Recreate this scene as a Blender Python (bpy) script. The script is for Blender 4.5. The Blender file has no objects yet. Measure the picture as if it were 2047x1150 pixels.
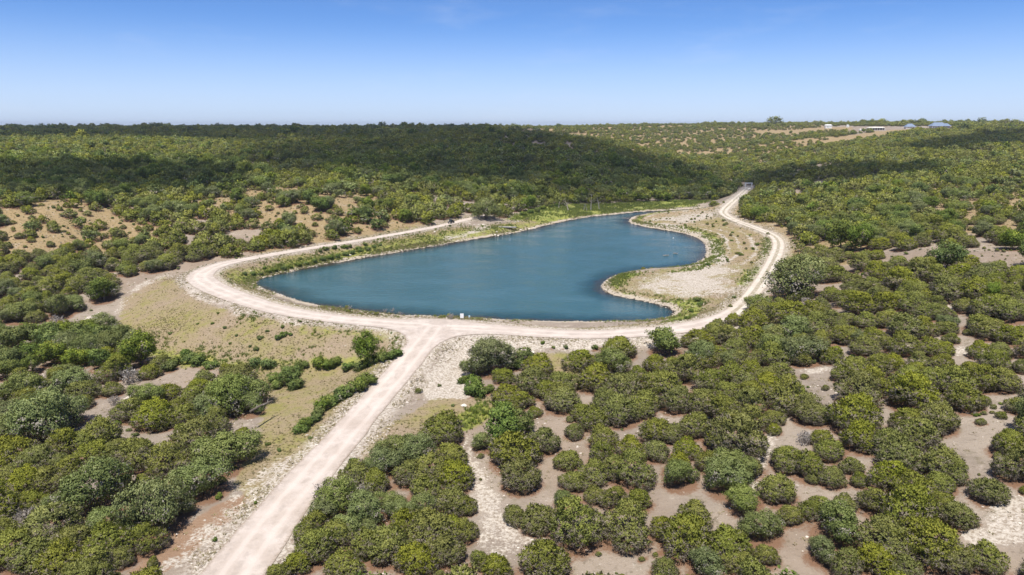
import bpy, math, random
import numpy as np
from mathutils import Vector, Matrix

random.seed(7)
RNG = np.random.default_rng(7)
scene = bpy.context.scene
COL = scene.collection

# ------------------------------------------------------------------ camera, sky, sun, exposure
CAM_H = 42.0                 # metres above the lake
F_PX = 1365.0                # focal length in pixels of the 2047 px wide photograph
PITCH = math.atan(325.0 / F_PX)
SP, CP = math.sin(PITCH), math.cos(PITCH)

cam_data = bpy.data.cameras.new("camera")
cam_data.sensor_width = 36.0
cam_data.lens = 36.0 * F_PX / 2047.0
cam_data.clip_start = 1.0
cam_data.clip_end = 30000.0
cam = bpy.data.objects.new("camera", cam_data)
COL.objects.link(cam)
cam.location = (0, 0, CAM_H)
cam.rotation_euler = (math.pi / 2 - PITCH, 0, 0)
scene.camera = cam

SUN_EL = math.radians(67)
SUN_AZ = math.radians(195)   # clockwise from +Y: the sun stands behind the camera, a little left
SUN_DIR = Vector((math.sin(SUN_AZ) * math.cos(SUN_EL), math.cos(SUN_AZ) * math.cos(SUN_EL), math.sin(SUN_EL)))
world = bpy.data.worlds.new("World")
scene.world = world
world.use_nodes = True
wn = world.node_tree.nodes
bg = wn["Background"]
sky = wn.new("ShaderNodeTexSky")
sky.sky_type = 'NISHITA'
sky.sun_disc = False
sky.sun_elevation = SUN_EL
sky.sun_rotation = SUN_AZ
sky.altitude = 8000
sky.air_density = 1.9
sky.dust_density = 0.25
sky.ozone_density = 10.0
wb = wn.new("ShaderNodeMix"); wb.data_type = 'RGBA'; wb.blend_type = 'MULTIPLY'; wb.inputs[0].default_value = 1.0
wb.inputs[7].default_value = (0.97, 0.965, 1.0, 1)      # white balance of the photograph
world.node_tree.links.new(sky.outputs[0], wb.inputs[6])
geo = wn.new("ShaderNodeTexCoord"); sep = wn.new("ShaderNodeSeparateXYZ"); mr = wn.new("ShaderNodeMapRange"); hz = wn.new("ShaderNodeMix")
mr.interpolation_type = 'SMOOTHSTEP'; mr.inputs[1].default_value = 0.15; mr.inputs[2].default_value = -0.02; mr.inputs[3].default_value = 0.0; mr.inputs[4].default_value = 0.9
hz.data_type = 'RGBA'; hz.inputs[7].default_value = (4.55, 5.35, 6.9, 1)      # summer haze along the whole horizon
world.node_tree.links.new(geo.outputs["Generated"], sep.inputs[0])
world.node_tree.links.new(sep.outputs[2], mr.inputs[0])
world.node_tree.links.new(mr.outputs[0], hz.inputs[0])
world.node_tree.links.new(wb.outputs[2], hz.inputs[6])
cn = wn.new("ShaderNodeTexNoise"); cmap = wn.new("ShaderNodeMapping"); cmap.inputs["Scale"].default_value = (3, 3, 14)      # a few thin wisps
cn.inputs["Scale"].default_value = 1.6; cn.inputs["Detail"].default_value = 6; cn.inputs["Roughness"].default_value = .62
cr_ = wn.new("ShaderNodeMapRange"); cr_.interpolation_type = 'SMOOTHSTEP'; cr_.inputs[1].default_value = .52; cr_.inputs[2].default_value = .85; cr_.inputs[4].default_value = .2
ws = wn.new("ShaderNodeMix"); ws.data_type = 'RGBA'; ws.inputs[7].default_value = (5.6, 6.0, 6.9, 1)
world.node_tree.links.new(geo.outputs["Generated"], cmap.inputs[0]); world.node_tree.links.new(cmap.outputs[0], cn.inputs["Vector"])
world.node_tree.links.new(cn.outputs[0], cr_.inputs[0]); world.node_tree.links.new(cr_.outputs[0], ws.inputs[0])
world.node_tree.links.new(hz.outputs[2], ws.inputs[6]); world.node_tree.links.new(ws.outputs[2], bg.inputs[0])
bg.inputs[1].default_value = 0.108

sun_data = bpy.data.lights.new("sun", 'SUN')
sun_data.energy = 4.6
sun_data.angle = math.radians(0.53)
sun_data.color = (1.0, 0.95, 0.87)
sun = bpy.data.objects.new("sun", sun_data)
COL.objects.link(sun)
sun.rotation_euler = SUN_DIR.to_track_quat('Z', 'Y').to_euler()
sun.location = (0, -50, 200)

scene.view_settings.view_transform = 'Standard'
scene.view_settings.look = 'None'
scene.view_settings.gamma = 1.0
scene.view_settings.exposure = 0.42
scene.render.engine = 'CYCLES'
scene.cycles.max_bounces = 6
scene.cycles.diffuse_bounces = 4
scene.cycles.glossy_bounces = 2
scene.cycles.transparent_max_bounces = 48

# ------------------------------------------------------------------ small helpers
def tag(o, label=None, cat=None, group=None, kind=None):
    if label: o["label"] = label
    if cat: o["category"] = cat
    if group: o["group"] = group
    if kind: o["kind"] = kind
    return o

def mesh_from(name, V, F, attrs=None, smooth=False, normals=None):
    """V (n,3), F (m,3 or 4) arrays -> mesh; attrs {name: (domain, values)}"""
    V = np.asarray(V, dtype=np.float32); F = np.asarray(F, dtype=np.int32)
    me = bpy.data.meshes.new(name)
    k = F.shape[1]
    me.vertices.add(len(V)); me.vertices.foreach_set("co", V.ravel())
    me.loops.add(F.size); me.loops.foreach_set("vertex_index", F.ravel())
    me.polygons.add(len(F))
    me.polygons.foreach_set("loop_start", np.arange(0, F.size, k, dtype=np.int32))
    try:
        me.polygons.foreach_set("loop_total", np.full(len(F), k, dtype=np.int32))
    except Exception:
        pass
    me.update(calc_edges=True)
    if smooth:
        me.polygons.foreach_set("use_smooth", np.ones(len(F), dtype=bool))
    for an, (dom, vals) in (attrs or {}).items():
        a = me.attributes.new(an, 'FLOAT', dom)
        a.data.foreach_set("value", np.asarray(vals, dtype=np.float32).ravel())
    me.validate()
    if normals is not None:
        me.polygons.foreach_set("use_smooth", np.ones(len(F), dtype=bool))
        me.normals_split_custom_set_from_vertices(np.asarray(normals, np.float32))
    return me

def obj(name, me, mat=None, parent=None, loc=None):
    o = bpy.data.objects.new(name, me)
    COL.objects.link(o)
    if mat is not None and not me.materials: me.materials.append(mat)
    if parent is not None: o.parent = parent
    if loc is not None: o.location = loc
    return o

def empty(name, loc=(0, 0, 0), rz=0.0):
    o = bpy.data.objects.new(name, None)
    COL.objects.link(o)
    o.location = loc; o.rotation_euler = (0, 0, rz)
    o.empty_display_size = 0.5
    return o

class MB:
    """collects boxes, tubes and prisms into one mesh"""
    def __init__(s): s.V = []; s.F = []
    def add(s, V, F):
        b = len(s.V); s.V += [tuple(v) for v in V]; s.F += [tuple(i + b for i in f) for f in F]
    def box(s, c, d, rz=0.0, rx=0.0, ry=0.0):
        M = Matrix.Rotation(rz, 3, 'Z') @ Matrix.Rotation(ry, 3, 'Y') @ Matrix.Rotation(rx, 3, 'X')
        P = []
        for z in (-.5, .5):
            for (x, y) in ((-.5, -.5), (.5, -.5), (.5, .5), (-.5, .5)):
                P.append(Vector(c) + M @ Vector((x * d[0], y * d[1], z * d[2])))
        s.add(P, [(3, 2, 1, 0), (4, 5, 6, 7), (0, 1, 5, 4), (1, 2, 6, 5), (2, 3, 7, 6), (3, 0, 4, 7)])
    def tube(s, pts, rad, n=6, cap=True):
        pts = [Vector(p) for p in pts]
        if not hasattr(rad, '__len__'): rad = [rad] * len(pts)
        P = []; F = []
        for i, p in enumerate(pts):
            t = (pts[min(i + 1, len(pts) - 1)] - pts[max(i - 1, 0)]).normalized()
            a = t.cross(Vector((0, 0, 1)))
            if a.length < 1e-3: a = Vector((1, 0, 0))
            a.normalize(); b = t.cross(a)
            for k in range(n):
                an = 2 * math.pi * k / n
                P.append(p + (a * math.cos(an) + b * math.sin(an)) * rad[i])
        for i in range(len(pts) - 1):
            for k in range(n):
                k2 = (k + 1) % n
                F.append((i * n + k, (i + 1) * n + k, (i + 1) * n + k2, i * n + k2))
        if cap:
            F.append(tuple(range(n - 1, -1, -1)) if False else tuple(range(n)))
            F.append(tuple(reversed(range((len(pts) - 1) * n, len(pts) * n))))
        s.add(P, F)
    def lathe(s, c, prof, n=12, axis='Z'):
        P = []; F = []
        for (r, h) in prof:
            for k in range(n):
                an = 2 * math.pi * k / n
                v = Vector((r * math.cos(an), r * math.sin(an), h))
                if axis == 'Y': v = Vector((v.x, v.z, v.y))
                if axis == 'X': v = Vector((v.z, v.x, v.y))
                P.append(Vector(c) + v)
        for i in range(len(prof) - 1):
            for k in range(n):
                k2 = (k + 1) % n
                F.append((i * n + k, i * n + k2, (i + 1) * n + k2, (i + 1) * n + k))
        F.append(tuple(reversed(range(n)))); F.append(tuple(range((len(prof) - 1) * n, len(prof) * n)))
        s.add(P, F)
    def build(s, name, mat, parent=None, smooth=False):
        me = bpy.data.meshes.new(name)
        me.from_pydata(s.V, [], s.F); me.update()
        if smooth:
            for p in me.polygons: p.use_smooth = True
        return obj(name, me, mat, parent)

class NG:
    """short hand for node graphs"""
    def __init__(s, tree): s.t = tree; s.n = tree.nodes; s.l = tree.links
    def new(s, typ, **kw):
        nd = s.n.new(typ)
        for k, v in kw.items(): setattr(nd, k, v)
        return nd
    def put(s, sock, v):
        if isinstance(v, bpy.types.NodeSocket): s.l.new(v, sock)
        elif v is not None:
            if hasattr(sock.default_value, '__len__') and not hasattr(v, '__len__'): v = (v, v, v)
            if hasattr(v, '__len__') and len(v) == 3 and len(sock.default_value) == 4: v = (*v, 1)
            sock.default_value = v
    def math(s, op, a, b=None, c=None, clamp=False):
        nd = s.new("ShaderNodeMath", operation=op); nd.use_clamp = clamp
        s.put(nd.inputs[0], a)
        if b is not None: s.put(nd.inputs[1], b)
        if c is not None: s.put(nd.inputs[2], c)
        return nd.outputs[0]
    def mix(s, f, a, b, blend='MIX'):
        nd = s.new("ShaderNodeMix", data_type='RGBA', blend_type=blend)
        s.put(nd.inputs[0], f); s.put(nd.inputs[6], a); s.put(nd.inputs[7], b)
        return nd.outputs[2]
    def noise(s, vec, scale, detail=3.0, rough=0.55, out=0):
        nd = s.new("ShaderNodeTexNoise")
        s.put(nd.inputs["Vector"], vec); s.put(nd.inputs["Scale"], scale)
        s.put(nd.inputs["Detail"], detail); s.put(nd.inputs["Roughness"], rough)
        return nd.outputs[out]
    def sstep(s, v, lo, hi):
        nd = s.new("ShaderNodeMapRange", interpolation_type='SMOOTHSTEP')
        s.put(nd.inputs[0], v); s.put(nd.inputs[1], lo); s.put(nd.inputs[2], hi)
        s.put(nd.inputs[3], 0.0); s.put(nd.inputs[4], 1.0)
        return nd.outputs[0]
    def attr(s, name):
        return s.new("ShaderNodeAttribute", attribute_name=name).outputs["Fac"]

def new_mat(name):
    m = bpy.data.materials.new(name); m.use_nodes = True
    return m, NG(m.node_tree), m.node_tree.nodes["Principled BSDF"]

def simple_mat(name, col, rough=0.8, metal=0.0, var=0.25, scale=3.0, spec=0.3):
    m, g, p = new_mat(name)
    tc = g.new("ShaderNodeTexCoord").outputs["Object"]
    n = g.noise(tc, scale, 4)
    c = g.mix(g.sstep(n, 0.3, 0.7), tuple(x * (1 - var) for x in col), tuple(min(1, x * (1 + var * .6)) for x in col))
    g.put(p.inputs["Base Color"], c)
    p.inputs["Roughness"].default_value = rough
    p.inputs["Metallic"].default_value = metal
    p.inputs["Specular IOR Level"].default_value = spec
    return m

# ------------------------------------------------------------------ survey: photo rays
def ray(px, py):
    u = (np.asarray(px, float) - 1023.5) / F_PX; v = (np.asarray(py, float) - 575.0) / F_PX
    return u, v
def at_z(px, py, z):
    u, v = ray(px, py)
    d = (CAM_H - np.asarray(z, float)) / (SP + v * CP)
    return u * d, d * (CP - v * SP)
def at_d(px, py, d):
    u, v = ray(px, py)
    return u * d, d * (CP - v * SP), CAM_H - d * (SP + v * CP)
def project(x, y, z):
    dz = CAM_H - z
    d = y * CP + dz * SP
    d = np.maximum(d, 0.1)
    v = (dz * CP - y * SP) / d
    return 1023.5 + F_PX * x / d, 575 + F_PX * v, d
# ------------------------------------------------------------------ terrain heights
CTRL_Z = [(0,1150,-2),(470,1150,-3),(1000,1150,-2.5),(1500,1150,-1),(2047,1150,2),
 (0,950,-3),(300,950,-3.5),(560,1020,-3),(1000,950,-2),(1400,950,0),(1750,950,2.2),(2047,950,4.5),
 (0,800,-4),(250,800,-4),(500,800,-3.2),(740,810,-1.5),(1000,800,-1),(1250,800,0),(1500,800,2.2),(1750,800,4.2),(2047,800,6.5),
 (0,700,-4),(200,690,-4),(350,740,-3.4),(600,740,-2.8),(720,735,-2.2),(1000,720,-.4),(1250,700,1.0),(1420,690,1.8),(1600,680,4),(1800,680,6.5),(2047,680,9),
 (0,620,-2.0),(150,640,-3.2),(0,540,3),(150,560,1),(250,560,0.8),(330,540,1.8),(0,480,8),(200,480,6),(400,510,3),(500,500,3),
 (300,640,-2.8),(420,700,-3),(780,700,-1.8),
 (900,560,0.4),(1100,500,0.5),(700,570,.5),(1200,620,.3),(600,580,.4),
 (1350,560,1.6),(1450,480,2.2),(1420,430,2.4),(1500,560,2.4),(1400,600,1.3),
 (1600,500,3.6),(1600,560,3.8),(1650,600,5),
 (600,530,1.3),(800,490,1.6),(1000,455,1.7),(1150,430,1.2),(1300,410,1.2),(1400,402,1.6),
 (700,485,2.5),(900,448,3),(650,470,4.5),(970,438,3.2)]
CTRL_D = [(0,420,230),(0,380,290),(0,330,400),(0,290,520),(0,270,800),(0,260,1000),
 (120,420,232),(120,380,290),(120,330,400),(120,290,520),(120,270,800),(120,260,1020),
 (350,450,235),(350,400,285),(350,350,370),(350,310,480),(350,287,560),(350,270,850),(350,261,1050),
 (650,410,268),(650,370,330),(650,330,440),(650,290,620),(650,270,900),(650,262,1100),
 (1000,410,325),(1000,370,400),(1000,330,480),(1000,290,600),(1000,266,720),(1000,261,1150),
 (1200,395,377),(1200,350,440),(1200,312,540),(1200,286,640),(1200,276,1000),(1200,257,1250),
 (1350,400,374),(1350,370,440),(1350,340,530),(1350,310,720),(1350,280,950),(1350,254,1250),
 (1480,395,385),(1480,365,463),(1480,340,540),(1480,310,700),(1480,280,950),(1480,252,1200),
 (1600,460,250),(1600,430,281),(1600,400,320),(1600,360,400),(1600,320,520),(1600,280,750),(1600,258,1050),(1600,249,1250),
 (1800,600,134),(1800,500,180),(1800,430,240),(1800,380,310),(1800,330,430),(1800,290,600),(1800,265,850),(1800,253,1080),
 (2047,600,120),(2047,500,160),(2047,400,260),(2047,320,420),(2047,285,560),(2047,262,800),(2047,251,1050)]
# ground that the hills hide, given directly as (x, y, z)
CTRL_H = [(60, 860, 22), (-60, 880, 27), (120, 700, 19), (-330, 700, 26.5), (-480, 660, 26), (-150, 830, 27)]

RAMP = 60.0
def warp(x, y):
    yy = np.maximum(np.asarray(y, float), 30.0) + RAMP
    u = np.clip(np.asarray(x, float) / yy, -0.95, 0.95)
    w = np.log(np.minimum(yy, 1500.0)) * 1.1
    return u * 1.6, w
cx, cy, cz = [], [], []
for (px, py, z) in CTRL_Z:
    a, b = at_z(px, py, z); cx.append(float(a)); cy.append(float(b)); cz.append(z)
for (px, py, d) in CTRL_D:
    a, b, c = at_d(px, py, d); cx.append(float(a)); cy.append(float(b)); cz.append(float(c))
for (a, b, c) in CTRL_H: cx.append(a); cy.append(b); cz.append(c)
cu, cw = warp(np.array(cx), np.array(cy)); cz = np.array(cz)
def tps_k(r2): return np.where(r2 > 1e-12, 0.5 * r2 * np.log(np.maximum(r2, 1e-12)), 0.0)
n = len(cz)
K = tps_k((cu[:, None] - cu[None]) ** 2 + (cw[:, None] - cw[None]) ** 2) + np.eye(n) * 1e-4
P = np.stack([np.ones(n), cu, cw], 1)
A = np.block([[K, P], [P.T, np.zeros((3, 3))]])
SOL = np.linalg.solve(A, np.concatenate([cz, np.zeros(3)]))
def tps(x, y):
    sh = np.shape(x); x = np.ravel(x); y = np.ravel(y)
    out = np.empty(len(x))
    for i in range(0, len(x), 40000):
        u, w = warp(x[i:i + 40000], y[i:i + 40000])
        k = tps_k((u[:, None] - cu[None]) ** 2 + (w[:, None] - cw[None]) ** 2)
        out[i:i + 40000] = k @ SOL[:n] + SOL[n] + SOL[n + 1] * u + SOL[n + 2] * w
    return out.reshape(sh)

_perm = np.random.default_rng(3).random((256, 256))
def vnoise(x, y, s):
    x = np.asarray(x) / s + 1000.3; y = np.asarray(y) / s + 1000.7
    xi = np.floor(x).astype(int); yi = np.floor(y).astype(int)
    fx = x - xi; fy = y - yi
    fx = fx * fx * (3 - 2 * fx); fy = fy * fy * (3 - 2 * fy)
    g = lambda i, j: _perm[i % 256, j % 256]
    return (g(xi, yi) * (1 - fx) + g(xi + 1, yi) * fx) * (1 - fy) + (g(xi, yi + 1) * (1 - fx) + g(xi + 1, yi + 1) * fx) * fy
def fbm(x, y, s, o=4):
    t = 0; a = 0.5
    for k in range(o): t = t + a * vnoise(x + 17.3 * k, y - 9.1 * k, s); a *= .5; s *= .5
    return t

def base_height(x, y):
    z = tps(x, y)
    y = np.asarray(y)
    far = np.clip((np.hypot(x, y) - 1250) / 500, 0, 1)
    rise = np.clip((np.asarray(x) / np.maximum(y, 200) + .1) / .5, 0, 1)
    z = z * (1 - far) + (31.0 + 9.5 * rise + 4 * (fbm(x, y, 500, 3) - .5)) * far
    amp = np.clip((np.hypot(x, y) - 60) / 500, 0.08, 1)
    return z + amp * 7 * (fbm(x, y, 60, 3) - .44) * np.clip((y - 250) / 300, 0.1, 1)

# ------------------------------------------------------------------ plan of lake and roads (surveyed off the photo)
LAKE_PX = [(512,566),(530,556),(600,540),(700,521),(780,507),(870,492),(950,479),(1000,471),(1060,459),(1120,445),(1180,434),(1240,428),(1300,423),(1380,418.5),(1400,416),(1383,421),(1310,425.5),(1272,432),(1257,440),(1262,447),(1300,456),(1350,464),(1385,473),(1402,482),(1411,495),(1410,510),(1398,522),(1375,531),(1340,537),(1290,539),(1250,545),(1220,555),(1203,568),(1205,580),(1225,590),(1265,598),(1310,608),(1335,616),(1346,625),(1335,634),(1300,641),(1240,643),(1150,643),(1050,641),(950,637),(880,633),(800,629),(720,622),(650,612),(590,599),(545,584),(520,574)]
def smooth_loop(P, sub=4):
    P = np.asarray(P, float); out = []
    n = len(P)
    for i in range(n):
        p0, p1, p2, p3 = P[i - 1], P[i], P[(i + 1) % n], P[(i + 2) % n]
        for k in range(sub):
            t = k / sub
            out.append(.5 * (2 * p1 + (p2 - p0) * t + (2 * p0 - 5 * p1 + 4 * p2 - p3) * t * t + (3 * p1 - p0 - 3 * p2 + p3) * t ** 3))
    return np.array(out)
def smooth_path(P, sub=5):
    P = np.asarray(P, float); n = len(P); out = []
    for i in range(n - 1):
        p0, p1, p2, p3 = P[max(i - 1, 0)], P[i], P[i + 1], P[min(i + 2, n - 1)]
        for k in range(sub):
            t = k / sub
            out.append(.5 * (2 * p1 + (p2 - p0) * t + (2 * p0 - 5 * p1 + 4 * p2 - p3) * t * t + (3 * p1 - p0 - 3 * p2 + p3) * t ** 3))
    out.append(P[-1])
    return np.array(out)
lx, ly = at_z(np.array([p[0] for p in LAKE_PX]), np.array([p[1] for p in LAKE_PX]), 0.0)
LAKE = smooth_loop(np.stack([lx, ly], 1), 4)

# roads: (px, py, z, half width in m)
CREST_PX = [(1497,374,4.6,1.9),(1482,388,4.2,1.9),(1464,404,3.8,2.0),(1447,421,3.4,2.2),(1450,430,3.2,2.2),(1470,441,3.1,2.0),(1510,456,3.1,2.0),(1543,470,3.1,2.0),(1556,485,3.1,2.0),(1553,505,3.0,2.0),(1540,532,2.8,2.0),(1520,566,2.6,2.0),(1495,598,2.4,2.0),(1466,624,2.3,2.2),(1424,643,2.3,2.6),(1370,655,2.2,2.9),(1300,663,2.2,2.9),(1200,669,2.2,2.9),(1100,667,2.2,2.9),(1010,660,2.2,3.2),(930,656,2.2,3.8),(850,652,2.2,3.6),(750,645,2.2,3.0),(650,635,2.2,2.9),(560,620,2.2,3.0),(490,600,2.2,3.3),(437,580,2.2,3.5),(405,562,2.3,3.6),(402,549,2.5,3.4),(436,531,2.8,2.8),(500,517,2.8,2.3),(600,500,2.8,2.1),(700,484,2.8,2.0),(800,467,3.0,1.9),(880,452,3.2,1.9),(925,441,3.4,1.9),(965,432,3.6,1.8)]
APP_PX = [(868,655,2.2,4.2),(852,676,1.9,3.6),(828,706,1.1,3.3),(795,748,-.1,3.2),(740,812,-1.4,3.2),(660,905,-2.3,3.4),(560,1022,-2.8,3.7),(470,1145,-3.0,4.0),(400,1250,-3.0,4.0),(300,1400,-3.0,4.0)]
def road_path(px):
    a = np.array(px, float)
    x, y = at_z(a[:, 0], a[:, 1], a[:, 2])
    return smooth_path(np.stack([x, y, a[:, 2], a[:, 3]], 1), 4)
CREST = road_path(CREST_PX); APPR = road_path(APP_PX); APPR[:, 3] *= .85

def path_dist(x, y, P):
    """-> distance to centre line, half width there, road height there, arc length there"""
    best = np.full(x.shape, 1e9); hw = np.zeros(x.shape); rz = np.zeros(x.shape); side = np.zeros(x.shape)
    for i in range(len(P) - 1):
        ax, ay, az, ah = P[i]; bx, by, bz, bh = P[i + 1]
        dx, dy = bx - ax, by - ay; L2 = dx * dx + dy * dy + 1e-9
        t = np.clip(((x - ax) * dx + (y - ay) * dy) / L2, 0, 1)
        d = np.hypot(x - ax - t * dx, y - ay - t * dy)
        m = d < best
        best = np.where(m, d, best); hw = np.where(m, ah + t * (bh - ah), hw); rz = np.where(m, az + t * (bz - az), rz)
        side = np.where(m, np.sign((x - ax) * dy - (y - ay) * dx), side)
    return best, hw, rz, side
def poly_sd(x, y, Q):
    """signed distance to closed polygon, negative inside"""
    Q = np.asarray(Q, float); n = len(Q)
    best = np.full(x.shape, 1e12); inside = np.zeros(x.shape, bool)
    for i in range(n):
        ax, ay = Q[i]; bx, by = Q[(i + 1) % n]
        dx, dy = bx - ax, by - ay
        t = np.clip(((x - ax) * dx + (y - ay) * dy) / (dx * dx + dy * dy + 1e-12), 0, 1)
        best = np.minimum(best, (x - ax - t * dx) ** 2 + (y - ay - t * dy) ** 2)
        if by != ay:
            c = ((ay > y) != (by > y)) & (x < (bx - ax) * (y - ay) / (by - ay) + ax)
            inside ^= c
    return np.where(inside, -1, 1) * np.sqrt(best)

# grid: fine over the lake and foreground, growing with distance
def spaced(lo, hi, step, grow, far):
    v = list(np.arange(lo, hi + 1e-6, step)); s = step
    while v[-1] < far: s *= grow; v.append(v[-1] + s)
    return v
gx_pos = spaced(0, 165, 0.95, 1.028, 7000)
GX = np.array([-a for a in gx_pos[:0:-1]] + gx_pos)
GY = np.array(spaced(44, 250, 0.85, 1.016, 8000))
back = [44]; s_ = 2.0
while back[-1] > -1500: back.append(back[-1] - s_); s_ *= 1.35
GY = np.concatenate([np.array(back[:0:-1]), GY])
NX, NY = len(GX), len(GY)
XX, YY = np.meshgrid(GX, GY)
ZZ = base_height(XX, YY)
near = (YY > 30) & (YY < 620) & (np.abs(XX) < 330)
nx_, ny_ = XX[near], YY[near]
SDW = np.full(XX.shape, 200.0); SDR = np.full(XX.shape, 200.0); SDC = np.full(XX.shape, 200.0); SDA = np.full(XX.shape, 200.0)
d1, h1, z1, side1 = path_dist(nx_, ny_, CREST)
d2, h2, z2, side2 = path_dist(nx_, ny_, APPR)
wob = (fbm(nx_, ny_, 5, 3) - .44) * 1.1
e1, e2 = d1 - h1, d2 - h2
k_ = 9.0                      # flared junction
hh = np.clip(k_ - np.abs(e1 - e2), 0, None) / k_
sm = np.minimum(e1, e2) - hh * hh * k_ * .25
sdw_n = poly_sd(nx_, ny_, LAKE) + (fbm(nx_, ny_, 9, 3) - .44) * .8
zn = ZZ[near]
# embankment / cut on each side of the roads
for (e, z) in ((e2, z2), (e1, z1)):
    out = np.maximum(e - 1.6, 0)
    zn = np.clip(zn, z - out / 2.9, z + out / 2.2)
flat = np.clip(1 - np.maximum(sm - .4, 0) / 2.0, 0, 1)
w1 = 1 / (np.maximum(e1, 0) + .5) ** 2; w2 = 1 / (np.maximum(e2, 0) + .5) ** 2
zn = zn * (1 - flat) + ((w1 * z1 + w2 * z2) / (w1 + w2)) * flat
# shore and lake bed
up = np.where(sdw_n > 0, 0.02 + .26 * sdw_n + .012 * np.maximum(sdw_n - 1, 0) ** 2, 0)
lowland = np.where(sdw_n < 5, np.maximum(zn, np.minimum(up, .35)), zn)
zn = np.where(sdw_n > 0, np.minimum(lowland, up), np.maximum(sdw_n * .3, -3.2))
zn = zn + np.where(sm > .5, (fbm(nx_, ny_, 3.0, 3) - .44) * np.clip(sm, 0, 1) * np.clip(np.abs(sdw_n), 0, 1) * .35, 0)
ZZ[near] = zn
SDW[near] = sdw_n; SDR[near] = sm + wob * .45; SDC[near] = d1; SDA[near] = d2

def ground(x, y):
    x = np.asarray(x, float); y = np.asarray(y, float)
    i = np.clip(np.searchsorted(GX, x) - 1, 0, NX - 2); j = np.clip(np.searchsorted(GY, y) - 1, 0, NY - 2)
    fx = np.clip((x - GX[i]) / (GX[i + 1] - GX[i]), 0, 1); fy = np.clip((y - GY[j]) / (GY[j + 1] - GY[j]), 0, 1)
    return (ZZ[j, i] * (1 - fx) + ZZ[j, i + 1] * fx) * (1 - fy) + (ZZ[j + 1, i] * (1 - fx) + ZZ[j + 1, i + 1] * fx) * fy
def sample(G, x, y):
    i = np.clip(np.searchsorted(GX, x) - 1, 0, NX - 2); j = np.clip(np.searchsorted(GY, y) - 1, 0, NY - 2)
    return G[j, i]
_D = np.concatenate([np.arange(50, 400, .5), 400 * 1.003 ** np.arange(0, 500)])
def hit(px, py):
    """where the ray through a photo pixel meets the ground -> x, y, z, depth (arrays)"""
    px = np.atleast_1d(np.asarray(px, float)); py = np.atleast_1d(np.asarray(py, float))
    u, v = ray(px, py)
    X = u[:, None] * _D; Y = _D * (CP - v[:, None] * SP); Zr = CAM_H - _D * (SP + v[:, None] * CP)
    below = Zr < ground(X, Y)
    k = np.where(below.any(1), below.argmax(1), len(_D) - 1)
    r = np.arange(len(px))
    return X[r, k], Y[r, k], ground(X[r, k], Y[r, k]), _D[k]
def hit1(px, py):
    a = hit(px, py); return tuple(float(t[0]) for t in a)
def to_world(poly):
    a = np.array(poly, float); x, y, z, d = hit(a[:, 0], a[:, 1])
    return np.stack([x, y], 1)
# ------------------------------------------------------------------ where grass, bare limestone and leaf litter lie
GRASS = [[(425,560),(510,577),(560,602),(650,619),(800,635),(1000,646),(1250,651),(1340,641),(1350,654),(1200,660),(1000,656),(850,645),(700,637),(580,618),(480,592)],[(232,668),(245,600),(330,552),(392,600),(480,632),(620,652),(842,668),(848,690),(795,742),(700,842),(600,945),(520,935),(520,850),(540,790),(440,737),(320,737),(300,690)],
 [(425,548),(470,532),(560,515),(700,492),(820,470),(900,455),(1000,448),(1060,440),(1140,432),(1180,436),(1060,462),(1000,474),(800,507),(640,535),(520,566),(480,575)],
 [(880,790),(940,800),(1000,790),(1010,825),(940,862),(800,872),(745,930),(700,960),(740,880)],
 [(1040,712),(1200,712),(1260,720),(1210,790),(1080,760)],
 [(1260,440),(1340,430),(1450,425),(1520,465),(1548,490),(1530,545),(1500,590),(1440,640),(1350,645),(1360,620),(1220,585),(1210,565),(1300,540),(1400,530),(1420,495),(1390,470)],
 [(520,870),(600,860),(640,900),(560,970),(500,1020),(470,960)],
 [(560,505),(700,478),(860,450),(940,432),(900,442),(800,464),(650,492)],
 [(1560,470),(1600,505),(1570,550),(1540,560),(1560,520)],
 [(1500,640),(1560,640),(1580,665),(1500,690),(1440,690)]]
GREEN = [[(1010,440),(1060,418),(1110,408),(1300,402),(1430,400),(1385,414),(1250,424),(1150,436),(1090,448)],
 [(455,556),(520,540),(620,516),(740,490),(775,493),(700,515),(600,536),(530,556),(500,566)],
 [(1395,466),(1425,480),(1440,500),(1430,525),(1395,541),(1345,545),(1400,531),(1418,500)],
 [(1212,565),(1240,550),(1290,545),(1250,560),(1235,580),(1280,596),(1250,596)],
 [(1310,607),(1370,600),(1405,600),(1400,625),(1365,645),(1320,648),(1348,630)],
 [(1525,530),(1530,548),(1495,575),(1470,570),(1490,545)],
 [(1530,470),(1545,490),(1535,515),(1522,520),(1528,495)],
 [(880,860),(960,800),(990,830),(930,865)]]
GREEN_SOFT = [[(236,690),(250,660),(330,690),(460,712),(600,712),(720,706),(790,690),(780,715),(720,735),(600,742),(440,742),(320,742)],
 [(425,552),(470,534),(560,517),(700,494),(820,472),(900,457),(1000,450),(1060,441),(1140,433),(1180,436),(1060,461),(1000,473),(800,506),(640,534),(520,565),(480,574)],
 [(480,632),(620,654),(842,670),(840,684),(620,672),(470,655)]]
PALE_SOFT = [[(300,905),(345,895),(350,902),(310,912)],[(255,885),(290,880),(285,893),(262,897)],[(370,545),(400,540),(395,575),(450,610),(620,645),(600,655),(480,630),(400,600),(360,570)],[(928,868),(950,872),(952,900),(962,930),(985,980),(1010,1020),(1050,1065),(1110,1085),(1080,1120),(1010,1130),(940,1110),(965,1050),(940,950),(918,905)],[(332,548),(262,572),(236,620),(224,665),(238,665),(248,605),(285,574),(340,552)],[(470,980),(540,925),(600,900),(560,960),(470,1050),(360,1150),(300,1150),(400,1050)],[(600,1020),(640,985),(640,1000),(580,1090),(530,1150),(500,1150)]]
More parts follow.
